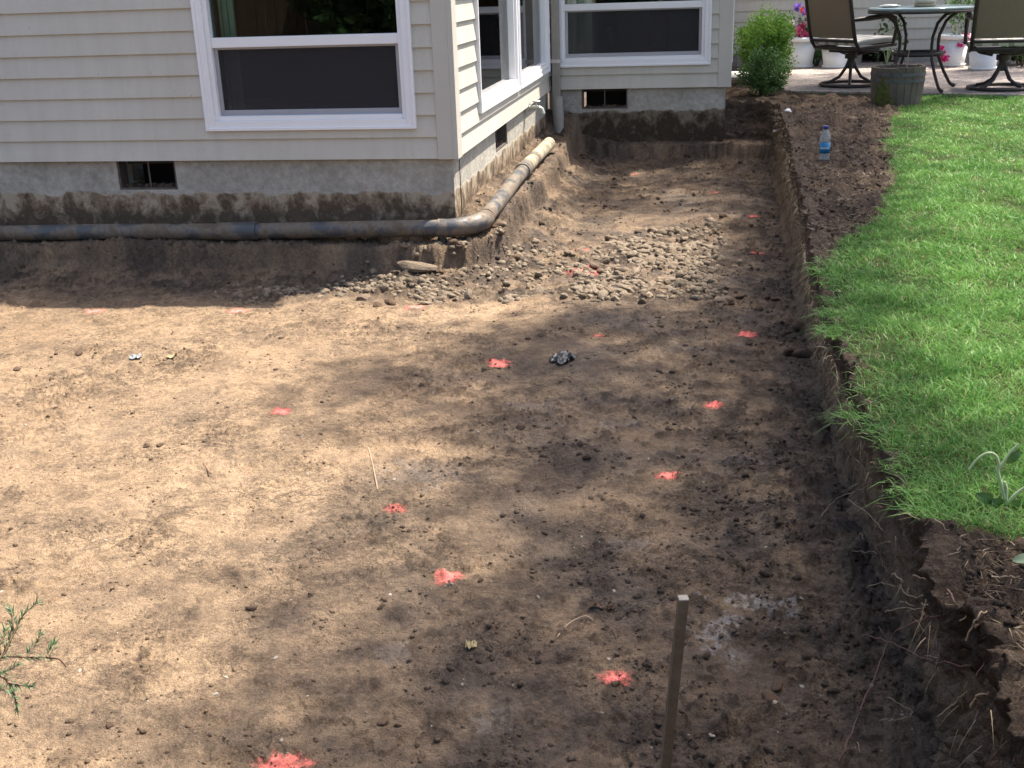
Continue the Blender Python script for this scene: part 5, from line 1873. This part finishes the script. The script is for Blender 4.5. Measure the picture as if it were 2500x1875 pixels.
zones = [(90000, 0.30, 2.2, 2.05, 4.2, 0.050, 0.0034, 'near part of the green lawn beside the bank'),
         (95000, 0.34, 2.9, 4.2, 6.8, 0.046, 0.0048, 'middle part of the green lawn'),
         (110000, 0.9, 4.3, 6.8, 11.1, 0.040, 0.0062, 'far part of the green lawn in front of the patio'),
         (30000, 2.3, 7.5, 2.0, 11.0, 0.05, 0.009, 'lawn beyond the right edge of the picture')]
gm = [grass('lawn_grass', *z) for z in zones]
lawn = None
th = [grass('lawn_straw', n_, x0, x1, y0, y1, 0.034, w2, '') for (n_, x0, x1, y0, y1, w2) in ((9000, 0.34, 2.2, 2.05, 4.2, 0.0032), (9000, 0.4, 2.9, 4.2, 6.8, 0.0042), (9000, 0.9, 4.3, 6.8, 11.1, 0.0055))]
for me, lb in zip(th, ('straw-coloured dead blades in the near lawn', 'straw-coloured dead blades in the middle of the lawn', 'straw-coloured dead blades in the far lawn')):
    tag(link('lawn_straw', me, M['straw']), lb, 'straw', kind='stuff')
for me, z in zip(gm, zones):
    o = link('lawn_grass', me, M['grass'])
    tag(o, z[-1], 'grass', kind='stuff')

# ------------------------------------------------------------------ yew-like sprigs at the lower left, from a shrub beside the frame
yew = empty('yew_shrub', (-1.75, 1.35, 0.0))
tag(yew, 'dark green needle-leaved branch tip reaching in at the lower left', 'shrub')
YO = np.array([-1.75, 1.35, 0.0])


def spr(zx, zy, dep):
    d = ray(zx * 0.4, 1039.6 + zy * 0.4)
    return CAM + d * dep - YO


branches = [([(-420, 1010), (-150, 960), (0, 945), (120, 950), (270, 950)], 1.80), ([(-40, 985), (20, 930), (70, 830), (120, 730), (200, 655)], 1.78), ([(60, 850), (70, 760), (60, 690)], 1.80),
            ([(150, 948), (180, 890), (225, 820)], 1.79), ([(255, 950), (280, 905), (295, 878)], 1.81), ([(-300, 1100), (-80, 1045), (20, 1030), (100, 985)], 1.84), ([(-200, 1010), (0, 1050), (60, 1110), (80, 1170), (95, 1240)], 1.83),
            ([(40, 1085), (100, 1100), (170, 1105)], 1.82), ([(-100, 930), (0, 880), (30, 800)], 1.77), ([(-20, 1090), (30, 1130), (70, 1135)], 1.85), ([(270, 950), (320, 960), (360, 1005)], 1.80)]
mb = MB(); nv, nb_ = [], []
for bi, (pl, dep) in enumerate(branches):
    P = smooth_poly([spr(x, y, dep + 0.01 * i) for i, (x, y) in enumerate(pl)], 6)
    mb.tube([tuple(p) for p in P], [0.0028 * (1 - 0.7 * i / (len(P) - 1)) for i in range(len(P))], 5)
    if bi == 10: continue
    P = np.array(P)
    for i in range(len(P) - 1):
        t = P[i + 1] - P[i]; ln = np.linalg.norm(t); t = t / max(ln, 1e-9)
        for k in range(max(3, int(ln / 0.0016))):
            p = P[i] + (P[i + 1] - P[i]) * random.random()
            q = rng.normal(size=3); q -= t * (q @ t); q /= np.linalg.norm(q)
            dd = t * random.uniform(0.5, 1.0) + q * random.uniform(0.4, 0.9)
            nv.append(p); nb_.append(dd / np.linalg.norm(dd))
mb.tube([(0, 0, 0), (0.03, 0.03, 0.25), (0.10, 0.02, 0.45), tuple(spr(-420, 1010, 1.8))], [0.014, 0.011, 0.006, 0.003], 7)
mb.tube([(0.03, 0.03, 0.25), tuple(spr(-300, 1100, 1.84))], [0.008, 0.003], 6)
mb.tube([(0.1, 0.02, 0.45), tuple(spr(-200, 1010, 1.83))], [0.006, 0.003], 6)
mb.build('branches', M['twig'], yew)
nv = np.array(nv); nb_ = np.array(nb_)
link('needles', strands('needles', nv, nb_, rng.uniform(0.010, 0.018, len(nv)), np.full(len(nv), 0.0030), np.array([[0, 0, 0.1]]), 2), M['needle'], yew)

# ------------------------------------------------------------------ uprooted plant at the right edge
gp0 = at(2172, 1093, 0.42)
gz = float(top_z(np.array(gp0[0]), np.array(gp0[1])))
gp = empty('broken_plant', (gp0[0], gp0[1], gz))
tag(gp, 'broken garden plant with bare pale green stems on the grass at right', 'plant')


def gpt(zx, zy, dd=0.0):
    px, py = (1700 + zx / 2.0738) * 0.8848, (500 + zy / 2.0738) * 0.8848
    d = ray(px, py)
    dep = (gp0[1] + dd) / d[1]
    p = CAM + d * dep - np.array([gp0[0], gp0[1], gz])
    return tuple(p)


for pl in ([(1568, 1525), (1550, 1440), (1528, 1360), (1530, 1310), (1512, 1265), (1470, 1258), (1420, 1290), (1380, 1340)], [(1530, 1335), (1560, 1300), (1590, 1255), (1632, 1210)], [(1575, 1520), (1610, 1470), (1662, 1430)], [(1565, 1500), (1570, 1440), (1560, 1400)]):
    P = smooth_poly([gpt(*p) for p in pl], 4)
    MB().tube(P, [0.0045 * (1 - 0.45 * i / (len(P) - 1)) for i in range(len(P))], 7).build('stem', M['stem'], gp)


def leaf_part(p0, p1, width, bend, mat, parent):
    p0, p1 = np.array(p0), np.array(p1)
    t = p1 - p0; L = np.linalg.norm(t); t /= L
    s = np.cross(t, np.array([0.15, -0.9, 0.4])); s /= np.linalg.norm(s)
    n_ = np.cross(s, t)
    vs, fs = [], []
    K = 7
    for i in range(K):
        u_ = i / (K - 1)
        w_ = width * math.sin(PI * min(1, u_ * 0.93 + 0.05)) ** 0.8 * 0.5
        c = p0 + t * L * u_ + n_ * bend * math.sin(PI * u_)
        vs += [tuple(c - s * w_), tuple(c - n_ * width * 0.10), tuple(c + s * w_)]
    for i in range(K - 1):
        for j in range(2):
            fs.append((i * 3 + j, i * 3 + j + 1, i * 3 + 4 + j, i * 3 + 3 + j))
    MB().add(vs, fs, True).build('leaf', mat, parent)


for (a, b, w_, bd) in (((1500, 1520), (1420, 1460), 0.03, 0.01), ((1430, 1480), (1480, 1610), 0.03, 0.012), ((1530, 1530), (1500, 1490), 0.032, 0.008), ((1600, 1535), (1655, 1560), 0.028, 0.006), ((1560, 1540), (1600, 1560), 0.025, 0.006),
                       ((1640, 1240), (1570, 1310), 0.02, 0.006), ((1590, 1530), (1640, 1500), 0.025, 0.006)):
    leaf_part(gpt(*a, -0.01), gpt(*b, -0.015), w_, bd, M['mid_leaf'], gp)
lp = at(2200, 1210, 0.44)
lz = float(top_z(np.array(lp[0]), np.array(lp[1])))
fl_ = empty('fallen_leaf', (lp[0], lp[1], lz + 0.012)); tag(fl_, 'pale fallen leaf on the soil heap at the right edge', 'leaf')
leaf_part((-0.012, -0.003, 0.0), (0.03, 0.006, 0.008), 0.02, 0.004, M['stem'], fl_)

# ------------------------------------------------------------------ the tree over the lawn whose crown shades the pit
def in_poly(px, py, poly):
    inside = np.zeros(len(px), bool)
    j = len(poly) - 1
    for i in range(len(poly)):
        xi, yi = poly[i]; xj, yj = poly[j]
        c = ((yi > py) != (yj > py)) & (px < (xj - xi) * (py - yi) / (yj - yi + 1e-9) + xi)
        inside ^= c
        j = i
    return inside


def to_px(P):
    q = (P - CAM) @ CM.T
    return (1250 + FPX * q[:, 0] / q[:, 2]) / S, (937.5 + FPX * q[:, 1] / q[:, 2]) / S


shade = [(1080, 700), (860, 740), (680, 800), (590, 850), (620, 930), (800, 930), (1000, 930), (1020, 1010), (880, 1060), (930, 1150), (1180, 1110), (1280, 1180), (1260, 1250), (1100, 1270), (960, 1230), (700, 1200), (540, 1240), (450, 1340), (540, 1420), (520, 1520), (430, 1700),
         (2400, 1900), (2500, 900), (1990, 480), (1960, 225), (1690, 225), (1480, 290), (1570, 420), (1600, 520), (1520, 660), (1300, 680)]
holes = [(640, 1440, 90, 40), (900, 1380, 90, 40), (1400, 940, 110, 40), (1340, 770, 90, 35), (1180, 1190, 120, 60), (760, 1300, 60, 40), (860, 1500, 60, 40)]
N = 6700
P = np.stack([rng.uniform(-2.2, 4.5, N), rng.uniform(0.6, 13.0, N), np.zeros(N)], 1)
P[:, 2] = np.where(P[:, 0] > 0.45, 0.45, 0.0)
px, py = to_px(P)
w_ = np.where(in_poly(px, py, shade), np.interp(px, [450, 1000, 1400], [0.20, 0.50, 0.66]), 0.0)
for (hx, hy, a, b) in holes:
    w_ = np.where(((px - hx) / a) ** 2 + ((py - hy) / b) ** 2 < 1, 0.05, w_)
on_lawn = (P[:, 0] > lawn_edge_x(P[:, 1])) & (P[:, 1] > 2.3)
w_ = np.where(on_lawn, 0.0, w_)
w_ = np.where((P[:, 1] > 10.5) & (P[:, 0] > 0.7), 0.5, w_)
w_ = np.where((P[:, 1] > 7.9) & (P[:, 1] < 10.3) & (P[:, 0] > -0.9) & (P[:, 0] < 0.5), np.maximum(w_, 0.28), w_)
w_ = np.where(np.hypot(P[:, 0] - 1.55, P[:, 1] - 10.1) < 0.45, 0.5, w_)
w_ = np.where((P[:, 1] < 1.6) & (P[:, 0] < -0.4), 0.0, w_)
P = P[rng.uniform(0, 1, N) < w_ * 0.95]
hh = rng.uniform(7.5, 11.5, len(P))
clc = P + np.stack([SUN_H[0] * COT * hh, SUN_H[1] * COT * hh, hh], 1)
NL = 42
lv = np.repeat(clc, NL, 0) + rng.normal(0, 0.15, (len(clc) * NL, 3)) * np.array([1, 1, 1.2])
tree = empty('tree', (5.6, 6.4, 0.40))
tag(tree, 'tall broad-leaved tree standing right of the picture, shading the pit', 'tree')
TO = np.array(tree.location)
link('crown', leaf_mesh('crown', lv - TO, 0.085, 0.35, 0.62, -0.2), M['tree_leaf'], tree)
mb = MB()
mb.tube([(0, 0, -0.1), (0.03, 0.0, 0.6), (-0.02, 0.05, 2.0), (-0.25, 0.0, 3.6), (-0.7, -0.1, 5.6), (-1.0, 0.2, 9.4)], [0.22, 0.17, 0.15, 0.13, 0.10, 0.03], 12)
for k in range(16):
    tgt = clc[rng.integers(0, len(clc))] - TO
    h0 = random.uniform(4.0, 5.5)
    s0 = np.array([np.interp(h0, [2, 3.6, 5.2], [-0.02, -0.25, -0.7]), 0.0, h0])
    md_ = s0 * 0.5 + tgt * 0.5 + np.array([0, 0, 0.35])
    mb.tube([tuple(s0), tuple(md_), tuple(tgt)], [0.03, 0.018, 0.007], 6)
mb.build('trunk', M['bark'], tree)

# ------------------------------------------------------------------ fence and bamboo-like shrubs behind the viewpoint, mirrored in the panes
fence = empty('board_fence', (-2.5, -3.4, 0))
tag(fence, 'brown board fence behind the viewpoint, seen mirrored in the panes', 'fence')
board = MB().box((-0.068, -0.011, -0.05), (0.068, 0.011, 1.85)).mesh('board')
board.materials.append(M['fence'])
for k in range(76):
    o = bpy.data.objects.new('board', board)
    o.parent = fence
    o.location = (-6.3 + k * 0.145, random.uniform(-0.006, 0.006), random.uniform(-0.02, 0.02))
    col.objects.link(o)
for zz in (0.4, 1.5):
    MB().box((-6.5, -0.06, zz), (4.8, -0.02, zz + 0.09)).build('fence_rail', M['fence'], fence)
for i, (x, y, r, h, lb) in enumerate(((-3.9, -2.9, 0.75, 3.4, 'leafy shrub behind the viewpoint, mirrored at right in the upper pane'), (-4.9, -3.0, 0.8, 3.8, 'leafy shrub behind the viewpoint, mirrored in the middle of the upper pane'), (-1.6, -2.9, 0.8, 3.6, 'leafy shrub behind the viewpoint, mirrored in the recessed window'),
                                      (0.8, -2.9, 0.8, 3.6, 'leafy shrub behind the viewpoint, nearest the lawn'))):
    shrub('tall_shrub', lb, (x, y + 0.5, 0), r, h, 4200, 0.16, M['dark_leaf'], clumps=40, group='shrubs behind the viewpoint', cr=0.3)
